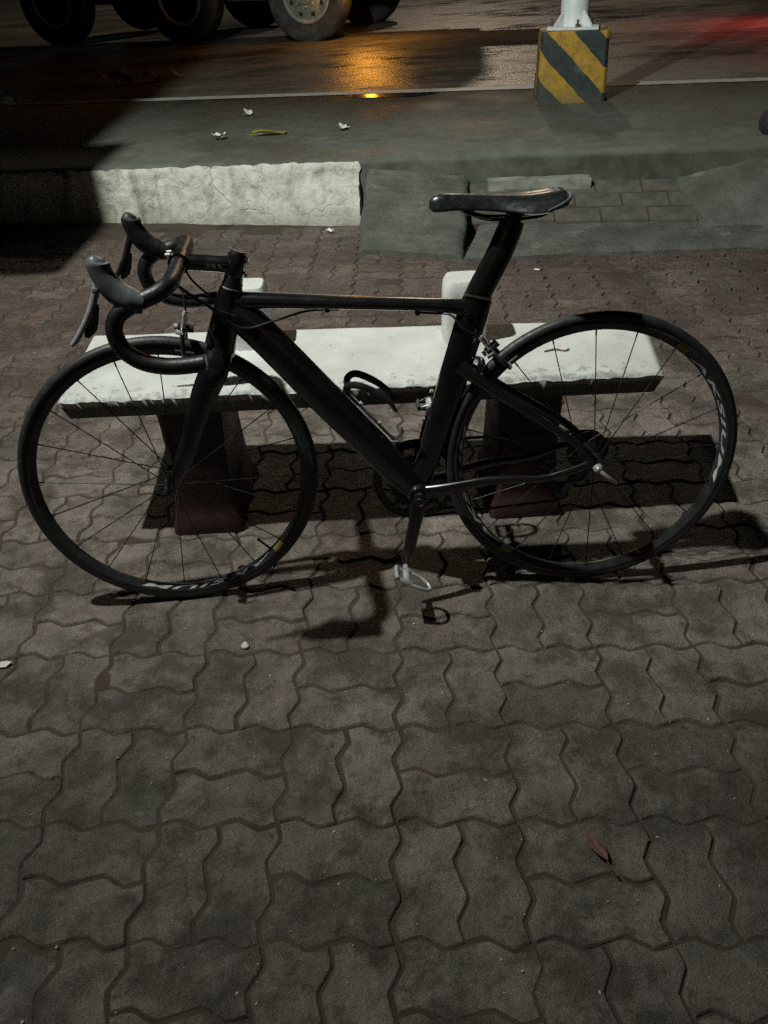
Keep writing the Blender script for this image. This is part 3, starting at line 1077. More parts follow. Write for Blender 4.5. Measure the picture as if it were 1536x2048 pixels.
fork = MB()
crown = ax_at(0.296)
fork.sweep(smooth_path([ax_at(0.305), ax_at(0.292), crown + V(0.004, 0, -0.012)]), lerp_list([(0.032, 0.028), (0.036, 0.034), (0.030, 0.048)], 13), 16, SIDE, T=STEER)
for s in (1, -1):
    P = smooth_path([ax_at(0.300) + V(0, 0.026 * s, 0), ax_at(0.262) + V(0.002, 0.044 * s, 0), q3(0.884, 0.18, 0.047 * s), q3(0.922, 0.09, 0.049 * s), q3(0.958, 0.025, 0.050 * s), q3(0.9735, -0.004, 0.050 * s)])
    fork.sweep(P, lerp_list([(0.028, 0.012), (0.0285, 0.011), (0.024, 0.009), (0.018, 0.0075), (0.013, 0.006), (0.010, 0.004)], len(P)), 14, SIDE, T=STEER)
fork = fork.build('fork', 'frame', bike)
for s in (1, -1):
    MB().add([tuple(q3(0.975 + a, z, 0.0535 * s)) for a, z in ((0.004, 0.02), (0.0055, 0.02), (0.0015, -0.008), (-0.0005, -0.008))], [(0, 1, 2, 3)], STEER).build('reflector_mark', 'decal_yellow', fork)
# spacers and headset cap
for h0, h1, r in ((0.431, 0.440, 0.0215), (0.4415, 0.4505, 0.0195)):
    MB().sweep([ax_at(h0), ax_at(h1)], r, 22, SIDE, T=STEER).build('headset_spacer', 'matte', bike)
MB().sweep([ax_at(0.4285), ax_at(0.4305)], 0.0228, 22, SIDE, T=STEER).build('bearing_ring', 'alloy', bike)
clampc = q3(0.878, 0.489)
stem = MB()
stem.sweep([ax_at(0.4515), ax_at(0.456), ax_at(0.492), ax_at(0.497)], [0.018, 0.0205, 0.0205, 0.018], 20, SIDE, T=STEER)
stem.sweep([ax_at(0.474), ax_at(0.474).lerp(clampc, 0.35), ax_at(0.474).lerp(clampc, 0.85)], [(0.019, 0.016), (0.0165, 0.0155), (0.017, 0.019)], 16, SIDE, T=STEER)
stem.sweep([clampc + V(0, -0.021, 0), clampc + V(0, 0.021, 0)], 0.0215, 22, (0, 0, 1), T=STEER)
stem = stem.build('stem', 'frame', bike)
MB().sweep([ax_at(0.4975), ax_at(0.503)], 0.0165, 18, SIDE, T=STEER).build('top_cap', 'dark_alloy', stem)
for hz in (0.462, 0.486):
    p0 = ax_at(hz) - Vector((0.022, 0, 0.007))
    MB().sweep([p0 + V(0, -0.014, 0), p0 + V(0, 0.014, 0)], 0.0035, 10, (0, 0, 1), T=STEER).build('stem_bolt', 'alloy', stem)
for sy in (-0.013, 0.013):
    for dz in (0.0175, -0.0175):
        p0 = clampc + V(0.014, sy, dz)
        MB().sweep([p0, p0 + V(0.010, 0, 0)], 0.0038, 10, SIDE, T=STEER).build('stem_bolt', 'alloy', stem)
# worn pale logo on the stem's side
for k in range(5):
    u0 = 0.25 + 0.10 * k
    a0 = ax_at(0.474).lerp(clampc, u0)
    a1 = ax_at(0.474).lerp(clampc, u0 + 0.055 + 0.015 * (k % 2))
    MB().add([a0 + V(0, 0.0166, -0.004), a1 + V(0, 0.0170, -0.004), a1 + V(0.002, 0.0163, 0.004), a0 + V(0.002, 0.0160, 0.004)], [(0, 1, 2, 3)], STEER).build('logo_mark', 'decal_grey', stem)

bar = MB()
half = [(0.878, 0.489, 0.0), (0.878, 0.489, 0.09), (0.878, 0.490, 0.155), (0.884, 0.488, 0.186), (0.905, 0.479, 0.202), (0.945, 0.466, 0.208), (0.976, 0.448, 0.210), (0.988, 0.420, 0.212), (0.979, 0.386, 0.214), (0.950, 0.360, 0.216), (0.910, 0.348, 0.218), (0.870, 0.346, 0.220), (0.832, 0.349, 0.221)]
P = smooth_path([q3(a, h, -y) for a, h, y in reversed(half[1:])] + [q3(a, h, y) for a, h, y in half], 6)
rl = []
for p in P:
    rl.append(0.0159 if abs(p.y) < 0.045 else (0.0135 if abs(p.y) < 0.06 else 0.0162))
handlebar = MB().sweep(P, rl, 16, None, T=STEER).build('handlebar', 'tape', bike)
for s in (1, -1):
    MB().sweep([q3(0.834, 0.349, 0.221 * s), q3(0.829, 0.3493, 0.221 * s)], [0.0168, 0.0150], 16, SIDE, T=STEER).build('bar_end_plug', 'dark_alloy', handlebar)
    P = smooth_path([q3(0.926, 0.466, 0.206 * s), q3(0.950, 0.474, 0.206 * s), q3(0.974, 0.492, 0.203 * s), q3(0.990, 0.520, 0.201 * s), q3(0.994, 0.542, 0.200 * s), q3(0.990, 0.552, 0.200 * s)])
    hood = MB().sweep(P, lerp_list([(0.0185, 0.0190), (0.0235, 0.0205), (0.0225, 0.0185), (0.0205, 0.0170), (0.0215, 0.0165), (0.008, 0.007)], len(P)), 18, SIDE, T=STEER, power=0.85).build('brake_hood', 'hood' if s > 0 else 'matte', bike)
    P = smooth_path([q3(0.998, 0.515, 0.200 * s), q3(1.008, 0.492, 0.201 * s), q3(1.022, 0.462, 0.204 * s), q3(1.040, 0.434, 0.208 * s), q3(1.060, 0.408, 0.212 * s), q3(1.070, 0.400, 0.214 * s)])
    MB().sweep(P, lerp_list([(0.008, 0.006), (0.0078, 0.006), (0.0068, 0.0055), (0.006, 0.005), (0.0055, 0.0045), (0.003, 0.003)], len(P)), 12, SIDE, T=STEER).build('brake_lever', 'lever' if s > 0 else 'matte', hood)
    P = smooth_path([q3(1.010, 0.470, 0.204 * s), q3(1.019, 0.450, 0.206 * s), q3(1.029, 0.428, 0.208 * s), q3(1.040, 0.412, 0.210 * s)])
    MB().sweep(P, lerp_list([(0.004, 0.004), (0.009, 0.003), (0.011, 0.003), (0.004, 0.002)], len(P)), 10, SIDE, T=STEER).build('shift_paddle', 'dark_alloy', hood)
    MB().lathe([(0, 0.019), (0.0055, 0.019), (0.0055, 0.022), (0, 0.0225)] if s > 0 else [(0, -0.019), (0.0055, -0.019), (0.0055, -0.022), (0, -0.0225)], 12, T=STEER @ Matrix.Translation(q3(1.006, 0.497, 0.199 * s - 0.004 * s))).build('pivot_pin', 'alloy', hood)


# ---- wheels
def text_mesh(body, size):
    cu = bpy.data.curves.new('txt', 'FONT')
    cu.body = body
    cu.size = size
    cu.shear = 0.28
    cu.space_character = 1.12
    cu.offset = 0.0004
    cu.resolution_u = 3
    ob = bpy.data.objects.new('txt', cu)
    COL.objects.link(ob)
    bpy.context.view_layer.update()
    me = bpy.data.meshes.new_from_object(ob.evaluated_get(bpy.context.evaluated_depsgraph_get()))
    bpy.data.objects.remove(ob)
    vs = [v.co.copy() for v in me.vertices]
    fs = [tuple(p.vertices) for p in me.polygons]
    return vs, fs


TXT_V, TXT_F = text_mesh('AKSIUM', 0.019)
_x0, _x1 = min(v.x for v in TXT_V), max(v.x for v in TXT_V)
TXT_W = 0.3085 * R(65)
for _v in TXT_V:
    _v.x = (_v.x - _x0) / (_x1 - _x0) * TXT_W


def spoke_mesh(s, tang, r0, y0, r1=0.300):
    m = MB()
    a = Vector((r0 * math.cos(tang), y0 * s, r0 * math.sin(tang)))
    b_ = Vector((r1, 0.003 * s, 0))
    m.sweep([a, b_], 0.0013, 5, None, cap=False)
    m.sweep([b_, b_ - (b_ - a).normalized() * 0.012], 0.0018, 6, None)
    me = bpy.data.meshes.new('spoke')
    me.from_pydata(m.v, [], m.f)
    me.materials.append(M['steel'])
    me.shade_smooth()
    return me


def wheel(centre, rot, rear, phase, decal_angles, hub_mat='matte'):
    # the rim is the wheel's own mesh; tyre, hub, spokes and marks are its parts
    prof = [(0.2985, 0.0), (0.2995, 0.0042), (0.3142, 0.0112), (0.3152, 0.0110), (0.3220, 0.0110), (0.3225, 0.0095), (0.3225, -0.0095), (0.3220, -0.0110), (0.3152, -0.0110), (0.3142, -0.0112), (0.2995, -0.0042)]
    w = MB().lathe(prof, 120, closed=True).build('wheel', 'rim', bike, angle=35)
    w.location = centre
    w.rotation_mode = 'QUATERNION'
    w.rotation_quaternion = rot
    tp = []
    for k in range(14):
        a = math.pi * (-0.62 + 1.24 * k / 13)
        tp.append((0.3268 + 0.0128 * math.cos(a), 0.0128 * math.sin(a)))
    MB().lathe(tp, 120).build('tyre', 'rubber', w, angle=80)
    fl = 0.033 if not rear else 0.036
    if rear:
        hp = [(0, 0.066), (0.009, 0.066), (0.009, 0.05), (0.014, 0.046), (0.021, 0.038), (0.021, 0.034), (0.012, 0.028), (0.012, -0.012), (0.026, -0.018), (0.026, -0.022), (0.016, -0.024), (0.016, -0.062), (0.008, -0.066), (0, -0.066)]
    else:
        hp = [(0, 0.05), (0.008, 0.05), (0.010, 0.044), (0.017, 0.036), (0.017, 0.031), (0.0105, 0.024), (0.0105, -0.024), (0.017, -0.031), (0.017, -0.036), (0.010, -0.044), (0.008, -0.05), (0, -0.05)]
    MB().lathe(hp, 28).build('hub', hub_mat, w, angle=30)
    if rear:
        sets = [(1, 0.0, 0.019, 0.036), (-1, 1.25, 0.024, 0.020), (-1, -1.25, 0.024, 0.020)]
        plan = [(0, [phase + 36 * k for k in range(10)]), (1, [phase + 18 + 72 * k for k in range(5)]), (2, [phase + 54 + 72 * k for k in range(5)])]
    else:
        sets = [(1, 0.0, 0.016, 0.0335), (-1, 0.0, 0.016, 0.0335)]
        plan = [(0, [phase + 36 * k for k in range(10)]), (1, [phase + 18 + 36 * k for k in range(10)])]
    meshes = [spoke_mesh(*s) for s in sets]
    for mi, angs in plan:
        for a in angs:
            o = bpy.data.objects.new('spoke', meshes[mi])
            o.parent = w
            o.rotation_euler = (0, -R(a), 0)
            COL.objects.link(o)
    for da in decal_angles:
        # letters printed round the rim's left face, tops outward
        vs = []
        for v in TXT_V:
            ang = R(da) + v.x / 0.3085
            r = 0.3018 + v.y * 0.58
            y = 0.0042 + (r - 0.2995) * 0.4762 + 0.0008
            vs.append((r * math.cos(ang), y, r * math.sin(ang)))
        MB().add(vs, TXT_F).build('rim_lettering', 'decal_white', w, smooth=False)
        vs, fs = [], []
        a0 = R(da) - 0.042 / 0.3085
        for k in range(7):
            a = a0 + 0.030 / 0.3085 * k / 6
            for r, y in ((0.3012, 0.0058), (0.3050, 0.0076), (0.3090, 0.0095), (0.3130, 0.0114)):
                vs.append((r * math.cos(a), y, r * math.sin(a)))
        for k in range(6):
            for j in range(3):
                fs.append((k * 4 + j, k * 4 + 4 + j, k * 4 + 5 + j, k * 4 + 1 + j))
        MB().add(vs, fs).build('rim_badge', 'decal_yellow', w)
    va = R(decal_angles[0] - 1)
    d = V(math.cos(va), 0, math.sin(va))
    MB().sweep([d * 0.302, d * 0.268, d * 0.266, d * 0.258], [0.003, 0.003, 0.0038, 0.0034], 8, SIDE).build('valve', 'steel', w)
    return w


qs = Quaternion(AXd, R(5.4))
w_front = wheel(STEER @ HUBF, qs, False, 4, [-131.7])
w_rear = wheel(q3(0, 0), Quaternion(), True, 16, [-46.5, 131], 'matte')
w_front['label'] = 'wheel with white rim lettering at the bottom'


def qr(parent, y, ang, mat, T):
    b = MB().lathe([(0, 0), (0.011, 0), (0.011, 0.008), (0.006, 0.016), (0, 0.017)] if y > 0 else [(0, 0), (0.010, 0), (0.010, -0.008), (0.005, -0.014), (0, -0.015)], 18, T=Matrix.Translation((0, y, 0)))
    if y > 0:
        d = V(math.cos(ang), 0, math.sin(ang))
        P = smooth_path([V(0, y + 0.010, 0), V(0, y + 0.018, 0) + d * 0.014, V(0, y + 0.020, 0) + d * 0.034, V(0, y + 0.017, 0) + d * 0.055])
        b.sweep(P, lerp_list([(0.005, 0.004), (0.0045, 0.003), (0.005, 0.0025), (0.0035, 0.002)], len(P)), 10, SIDE)
    return b.build('quick_release', mat, parent)


qr(w_rear, 0.0675, R(-140), 'lever', None)
qr(w_rear, -0.0675, 0, 'alloy', None)
qr(w_front, 0.0545, R(100), 'matte', None)
qr(w_front, -0.0545, 0, 'matte', None)

# cassette
prof = [(0.0, -0.052)]
for k in range(9):
    r = 0.024 + 0.0032 * (8 - k)
    y = -0.052 + 0.0036 * k + 0.0 
for k in range(9):
    r = 0.0225 + 0.0034 * k
    y = -0.056 + 0.0038 * k
    prof += [(r - 0.005, y), (r, y + 0.0004), (r, y + 0.0017), (r - 0.005, y + 0.002)]
prof += [(0.0, -0.022)]
MB().lathe(prof, 44).build('cassette', 'chain', w_rear, angle=30)

# cranks, chainrings, pedals
CA = math.atan2(-0.158, 0.038)          # left crank hangs almost straight down
def crank(s, ang):
    d = V(math.cos(ang), 0, math.sin(ang))
    e = BB + d * 0.168
    P = [BB + V(0, 0.058 * s, 0) - d * 0.012, BB + V(0, 0.060 * s, 0) + d * 0.01, BB + V(0, 0.066 * s, 0) + d * 0.06, BB + V(0, 0.073 * s, 0) + d * 0.13, BB + V(0, 0.076 * s, 0) + d * 0.18]
    P = smooth_path(P, 4)
    arm = MB().sweep(P, lerp_list([(0.012, 0.007), (0.019, 0.009), (0.0155, 0.008), (0.0145, 0.007), (0.010, 0.006)], len(P)), 14, SIDE, power=0.8).build('crank_arm', 'dark_alloy' if s < 0 else 'frame', bike)
    MB().lathe([(0, 0.069 * s), (0.006, 0.069 * s), (0.007, 0.071 * s), (0.0105, 0.071 * s), (0.0105, 0.064 * s), (0, 0.064 * s)], 20, T=Matrix.Translation(BB)).build('crank_bolt', 'dark_alloy', arm)
    return arm, e


crank_l, el = crank(1, CA)
crank_r, er = crank(-1, CA + math.pi)
MB().lathe([(0, -0.06), (0.0115, -0.06), (0.0115, 0.06), (0, 0.06)], 20, T=Matrix.Translation(BB)).build('axle', 'dark_alloy', bike)


def ring(R_, y, teeth, name):
    vs, fs = [], []
    n = teeth * 4
    for i in range(n):
        a = 2 * math.pi * i / n
        ro = R_ + (0.0042 if i % 4 in (1, 2) else 0.0)
        for r, yy in ((R_ - 0.016, y - 0.001), (ro, y - 0.001), (ro, y + 0.001), (R_ - 0.016, y + 0.001)):
            vs.append((r * math.cos(a), yy, r * math.sin(a)))
    for i in range(n):
        j = (i + 1) % n
        for k in range(4):
            fs.append((i * 4 + k, j * 4 + k, j * 4 + (k + 1) % 4, i * 4 + (k + 1) % 4))
    return MB().add(vs, fs, Matrix.Translation(BB)).build(name, 'chain', crank_r, smooth=False)


ring(0.101, -0.050, 50, 'chainring')
ring(0.069, -0.043, 34, 'chainring')
sp = MB()
for k in range(5):
    a = R(72 * k + 20)
    d = V(math.cos(a), 0, math.sin(a))
    sp.sweep([BB + V(0, -0.049, 0), BB + d * 0.05 + V(0, -0.049, 0), BB + d * 0.09 + V(0, -0.049, 0)], [(0.012, 0.003), (0.009, 0.003), (0.007, 0.003)], 10, SIDE)
sp.build('spider', 'frame', crank_r)


def pedal(s, e, tilt):
    root = e + V(0, 0.078 * s, 0)
    T = Matrix.Translation(root) @ Matrix.Rotation(tilt, 4, 'Y')
    def L(x, y, z):
        return V(-x, y * s, z)
    ax = MB().sweep([L(0, -0.004, 0), L(0, 0.016, 0), L(0, 0.022, 0), L(0, 0.075, 0)], [0.0075, 0.0065, 0.009, 0.008], 14, (1, 0, 0), T=T).build('pedal', 'alloy', bike)
    # body platform round the axle
    b = MB()
    b.sweep([L(0.012, 0.024, 0.001), L(0.002, 0.024, 0.001), L(-0.024, 0.030, 0.002)], [(0.006, 0.004), (0.010, 0.004), (0.004, 0.003)], 10, SIDE, T=T)
    b.sweep([L(-0.026, 0.026, 0.004), L(-0.028, 0.05, 0.006), L(-0.026, 0.076, 0.004)], [(0.006, 0.005)] * 3, 10, (1, 0, 0), T=T)
    b.sweep([L(0.012, 0.074, 0.001), L(0.0, 0.075, 0.001), L(-0.024, 0.072, 0.002)], [(0.006, 0.004), (0.009, 0.004), (0.004, 0.003)], 10, SIDE, T=T)
    b.build('pedal_body', 'alloy' if s > 0 else 'dark_alloy', ax)
    # front loop
    P = smooth_path([L(0.008, 0.024, 0), L(0.036, 0.026, -0.002), L(0.058, 0.036, -0.006), L(0.064, 0.050, -0.008), L(0.058, 0.064, -0.006), L(0.036, 0.074, -0.002), L(0.008, 0.075, 0)])
    MB().sweep(P, (0.0042, 0.0048), 10, None, T=T).build('toe_loop', 'alloy' if s > 0 else 'dark_alloy', ax)
    return ax


pedal(1, el, R(-25))
pedal(-1, er, R(12))

# chain: upper and lower runs, each a flat band, and the wrap round ring and sprocket
def band(pts, name):
    MB().sweep(pts, (0.004, 0.0032), 6, SIDE).build(name, 'chain', bike)


CR = 0.104
cp = []
for k in range(19):
    a = R(100 - 200 * k / 18)
    cp.append(BB + V(CR * math.cos(a), -0.050, CR * math.sin(a)))
sprk = q3(0, 0, -0.040)
RD1, RD2 = q3(0.012, -0.068, -0.042), q3(0.055, -0.118, -0.044)
low = [RD2 + V(0.004, 0, -0.022)]
rear_wrap = [sprk + V(0.044 * math.cos(R(a)), 0, 0.044 * math.sin(R(a))) for a in range(95, 266, 14)]
band([low[0]] + list(reversed(cp)) + rear_wrap + [RD1 + V(0.020, 0, 0.004), RD1 + V(0.018, 0, -0.01), RD2 + V(-0.02, 0, 0.012), RD2 + V(-0.018, 0, -0.012), low[0]], 'chain')
# rear derailleur
der = MB()
der.sweep(smooth_path([q3(-0.004, -0.012, -0.070), q3(-0.008, -0.038, -0.068), q3(0.006, -0.062, -0.056), RD1 + V(0, -0.008, 0)]), lerp_list([(0.010, 0.006), (0.012, 0.008), (0.011, 0.009), (0.009, 0.006)], 19), 12, SIDE)
for y in (-0.008, 0.006):
    der.sweep([RD1 + V(-0.006, y, 0.008), RD1.lerp(RD2, 0.5) + V(0, y, 0), RD2 + V(0.006, y, -0.008)], [(0.009, 0.001), (0.007, 0.001), (0.009, 0.001)], 10, SIDE)
der = der.build('rear_derailleur', 'dark_alloy', bike)
for c in (RD1, RD2):
    MB().lathe([(0.004, -0.003), (0.019, -0.003), (0.021, 0), (0.019, 0.003), (0.004, 0.003)], 22, closed=True, T=Matrix.Translation(c)).build('pulley', 'matte', der)
# front derailleur
fd = MB()
fd.sweep(smooth_path([q3(0.362, 0.065, -0.012), q3(0.352, 0.06, -0.034), q3(0.342, 0.05, -0.048)]), (0.008, 0.006), 10, None)
for y in (-0.055, -0.041):
    P = [BB + V(0.110 * math.cos(R(a)), y, 0.110 * math.sin(R(a))) for a in (95, 105, 118, 131, 142)]
    fd.sweep(P, (0.008, 0.001), 8, SIDE)
fd.build('front_derailleur', 'dark_alloy', bike)


# brakes
def caliper(piv, out, T, name='brake_caliper'):
    """piv: pivot point; out: unit vector away from the wheel centre"""
    out = Vector(out).normalized()
    fwd = V(out.z, 0, -out.x)
    def C(o, y, f=0.0):
        return piv + out * o + V(0, y, 0) + fwd * f
    b = MB()
    b.sweep([C(0, -0.004, -0.012), C(0, 0, 0.02)], 0.009, 12, SIDE, T=T)
    for s in (1, -1):
        P = smooth_path([C(0.012, -0.022 * s, 0.006), C(0.008, 0.006 * s, 0.008), C(0.000, 0.026 * s, 0.008), C(-0.022, 0.034 * s, 0.006), C(-0.044, 0.029 * s, 0.002), C(-0.052, 0.024 * s, 0)])
        b.sweep(P, lerp_list([(0.006, 0.005), (0.008, 0.006), (0.008, 0.006), (0.007, 0.005), (0.007, 0.005), (0.006, 0.004)], len(P)), 12, None, T=T)
    c = b.build(name, 'dark_alloy', bike)
    for s in (1, -1):
        MB().sweep([C(-0.050, 0.0155 * s, -0.026), C(-0.050, 0.0155 * s, 0.022)], [(0.0055, 0.0042)] * 2, 10, SIDE, T=T).build('brake_pad', 'matte', c)
        MB().sweep([C(-0.05, 0.019 * s, 0), C(-0.05, 0.034 * s, 0)], 0.0055, 12, (1, 0, 0), T=T).build('pad_bolt', 'alloy', c)
    MB().sweep([C(0.010, 0.030, 0.008), C(0.034, 0.031, 0.006), C(0.036, 0.031, 0.006), C(0.046, 0.031, 0.005)], [0.0042, 0.0042, 0.0058, 0.005], 12, SIDE, T=T).build('barrel_adjuster', 'alloy', c)
    MB().sweep([C(-0.002, 0.036, 0.008), C(0.004, 0.050, 0.008), C(0.006, 0.052, 0.020)], [(0.004, 0.003), (0.005, 0.003), (0.006, 0.002)], 10, None, T=T).build('release_lever', 'alloy', c)
    MB().sweep([C(0.0, 0.0, 0.021), C(0.0, 0.0, 0.028)], 0.0065, 12, SIDE, T=T).build('pivot_bolt', 'alloy', c)
    return c, C


cal_f, Cf = caliper(q3(0.884, 0.350), V(-0.24, 0, 0.97), STEER)
cal_r, Cr = caliper(q3(0.232, 0.274), V(0.64, 0, 0.77), Matrix.Identity(4))

# cables
def cable(pts, name='cable_housing', mat='matte', r=0.0024):
    MB().sweep(smooth_path(pts, 8), r, 8, None).build(name, mat, bike)


def st(p):
    return STEER @ Vector(p)


cable([Cr(0.046, 0.031, 0.005), q3(0.300, 0.325, 0.030), q3(0.325, 0.352, 0.020), q3(0.362, 0.354, 0.004), q3(0.40, 0.357, 0.0)])
cable([q3(0.56, 0.371, 0.0), q3(0.63, 0.372, 0.003), q3(0.70, 0.358, 0.016), q3(0.765, 0.350, 0.026), st(q3(0.83, 0.40, 0.03)), st(q3(0.885, 0.46, 0.06)), st(q3(0.89, 0.478, 0.12))])
cable([st(Cf(0.046, 0.031, 0.005)), st(q3(0.878, 0.428, 0.028)), st(q3(0.892, 0.462, 0.0)), st(q3(0.889, 0.479, -0.06))], mat='dark_alloy')
cable([st(q3(0.889, 0.480, 0.10)), st(q3(0.860, 0.432, 0.055)), q3(0.815, 0.395, 0.034), q3(0.775, 0.375, 0.027)], mat='matte')
cable([st(q3(0.889, 0.480, -0.10)), st(q3(0.865, 0.438, -0.05)), q3(0.815, 0.39, -0.034), q3(0.775, 0.37, -0.027)])
for a, h in ((0.585, 0.372), (0.395, 0.356)):
    MB().lathe([(0.0, -0.003), (0.006, -0.003), (0.006, 0.003), (0, 0.003)], 12, T=Matrix.Translation(q3(a, h))).build('cable_stop', 'matte', bike)

# bottle cage on the down tube
dtd = (q3(0.47, 0.01) - q3(0.757, 0.358)).normalized()
dtn = V(-dtd.z, 0, dtd.x)
if dtn.z < 0:
    dtn = -dtn
cg0 = q3(0.565, 0.127) + dtn * 0.040


def cg(s, nn, y):
    return cg0 + dtd * s + dtn * nn + V(0, y, 0)


b = MB()
b.sweep([cg(-0.045, 0.004, 0), cg(0.02, 0.005, 0), cg(0.115, 0.004, 0)], [(0.003, 0.009), (0.003, 0.011), (0.003, 0.007)], 10, SIDE)
cage = b.build('bottle_cage', 'dark_alloy', bike)
for s in (1, -1):
    P = smooth_path([cg(-0.035, 0.005, 0.004 * s), cg(-0.055, 0.018, 0.026 * s), cg(-0.050, 0.038, 0.037 * s), cg(-0.016, 0.056, 0.036 * s), cg(0.026, 0.066, 0.034 * s), cg(0.060, 0.062, 0.033 * s)])
    MB().sweep(P, lerp_list([(0.006, 0.004), (0.008, 0.003), (0.0085, 0.003), (0.0085, 0.003), (0.007, 0.003), (0.003, 0.002)], len(P)), 10, SIDE).build('cage_arm', 'dark_alloy', cage)
P = smooth_path([cg(0.10, 0.004, 0), cg(0.118, 0.010, 0.0), cg(0.116, 0.030, 0.0), cg(0.108, 0.036, 0)])
MB().sweep(P, (0.003, 0.010), 10, SIDE).build('cage_foot', 'dark_alloy', cage)
for s_ in (0.0, 0.064):
    MB().sweep([cg(s_, 0.008, 0), cg(s_, 0.012, 0)], 0.0045, 10, SIDE).build('cage_bolt', 'alloy', cage)
for h_, a_ in ((0.10, 0.353), (0.165, 0.333)):
    MB().sweep([q3(a_ + 0.032, h_ + 0.012), q3(a_ + 0.038, h_ + 0.014)], 0.0045, 10, SIDE).build('boss_bolt', 'alloy', bike)

# ------------------------------------------------------------------ truck on the road
tdir = Vector((-0.603 + 4.133, 12.097 - 13.405, 0)).normalized()
truck = empty('cargo_truck', (-2.3, 12.62, zr(-2.3)))
truck.rotation_euler = (0, 0, math.atan2(tdir.y, tdir.x))
tag(truck, 'big truck parked on the wet road, only its lower wheels in view', 'truck')
RT = 0.535


def truck_wheel(x, y, kind, far_side=False):
    sgn = 1 if far_side else -1           # local -y faces the camera
    T = Matrix.Identity(4)
    yo = -0.14 * 1
    pr = [(0.30, -0.115), (0.33, -0.135), (0.43, -0.150), (0.50, -0.140), (0.525, -0.115), (0.535, -0.08), (0.535, 0.08), (0.525, 0.115), (0.50, 0.140), (0.43, 0.150), (0.33, 0.135), (0.30, 0.115)]
    w = MB().lathe(pr, 56, T=T).build('wheel', 'tyre_truck' if kind == 'disc' else 'tyre_shaded', truck, angle=35)
    w.location = (x, y, RT)
    if far_side:
        w.rotation_euler = (0, 0, math.pi)
    if kind == 'disc':
        MB().lathe([(0.30, -0.10), (0.315, -0.132), (0.30, -0.140), (0.275, -0.128), (0.262, -0.10), (0.20, -0.125), (0.14, -0.150), (0.10, -0.152), (0.10, -0.19), (0.0, -0.195)], 48).build('rim', 'truck_rim', w, angle=35)
        for k in range(8):
            a = R(45 * k + 22)
            T2 = Matrix.Translation((0.215 * math.cos(a), -0.121, 0.215 * math.sin(a)))
            MB().lathe([(0.0, -0.004), (0.026, -0.004), (0.030, 0.004), (0, 0.01)], 14, T=T2).build('hand_hole', 'truck_dark', w)
            a = R(45 * k)
            T2 = Matrix.Translation((0.13 * math.cos(a), -0.15, 0.13 * math.sin(a)))
            MB().lathe([(0.0, -0.03), (0.014, -0.03), (0.016, 0.0), (0, 0.0)], 8, T=T2).build('wheel_nut', 'truck_rim', w)
    else:
        MB().lathe([(0.30, -0.10), (0.312, -0.134), (0.298, -0.142), (0.27, -0.130)], 48).build('rim', 'truck_rim', w, angle=35)
        MB().lathe([(0.272, -0.129), (0.262, -0.05), (0.25, 0.05), (0.16, 0.07), (0.14, 0.0), (0.12, -0.03), (0.0, -0.04)], 48).build('dish', 'truck_dark', w, angle=35)
    return w


for x, kind in ((-1.985, 'deep'), (0.0, 'deep'), (1.78, 'disc')):
    w = truck_wheel(x, 0.10, kind)
    truck_wheel(x, 2.2, 'deep', True)
MB().box((0, 1.15, 0.98), (9.0, 1.0, 0.26)).build('chassis', 'truck_dark', truck, smooth=False, bevel=0.02)
MB().box((-0.6, 1.15, 2.0), (8.0, 2.45, 1.7)).build('cargo_box', 'truck_body', truck, smooth=False, bevel=0.03)
MB().box((-0.1, 0.45, 0.53), (4.2, 0.12, 0.14)).build('axle_beam', 'truck_dark', truck, smooth=False)
MB().box((0.9, 0.12, 0.86), (0.7, 0.3, 0.42)).build('side_tank', 'truck_dark', truck, smooth=False, bevel=0.04)

# ------------------------------------------------------------------ small things lying about
def flower(loc, s, petals, rz, label):
    f = empty('fallen_flower', loc)
    f.rotation_euler = (0, 0, rz)
    tag(f, label, 'flower', 'fallen white flowers')
    for k in range(petals):
        a = 2 * math.pi * k / 5 + 0.2 * random.random()
        lift = 0.25 + 0.9 * random.random()
        n = 6
        vs, fs = [], []
        for i in range(n + 1):
            u = i / n
            wd = math.sin(math.pi * (0.12 + 0.88 * u) ** 0.8) * 0.33 * s if u < 1 else 0.02 * s
            for q in (-1, 0, 1):
                r = u * s
                z = math.sin(lift) * r * (1 - 0.35 * u) + (0.06 * s if q else 0) + 0.004
                vs.append((math.cos(lift) * r, q * wd, z))
        for i in range(n):
            for q in range(2):
                fs.append((i * 3 + q, (i + 1) * 3 + q, (i + 1) * 3 + q + 1, i * 3 + q + 1))
        MB().add(vs, fs, Matrix.Rotation(a, 4, 'Z')).build('petal', 'petal', f)
    MB().lathe([(0, 0.0), (0.10 * s, 0.0), (0.12 * s, 0.12 * s), (0.05 * s, 0.2 * s), (0, 0.2 * s)], 10, T=TY).build('flower_heart', 'petal_heart', f)
    return f


flower((-0.917, 5.64, zp(-0.917) + 0.002), 0.070, 5, 0.6, 'largest white flower on the pavement, nearest the kerb, left of the leaf')
flower((-0.814, 6.43, zp(-0.814) + 0.002), 0.068, 3, 1.4, 'white flower with few petals lying farthest back, behind the green leaf')
flower((-0.139, 5.68, zp(-0.139) + 0.002), 0.055, 5, 2.2, 'small white flower to the right of the green leaf')
flower((-0.221, 4.60, 0.002), 0.034, 4, 0.3, 'tiny white flower on the red pavers below the kerb')


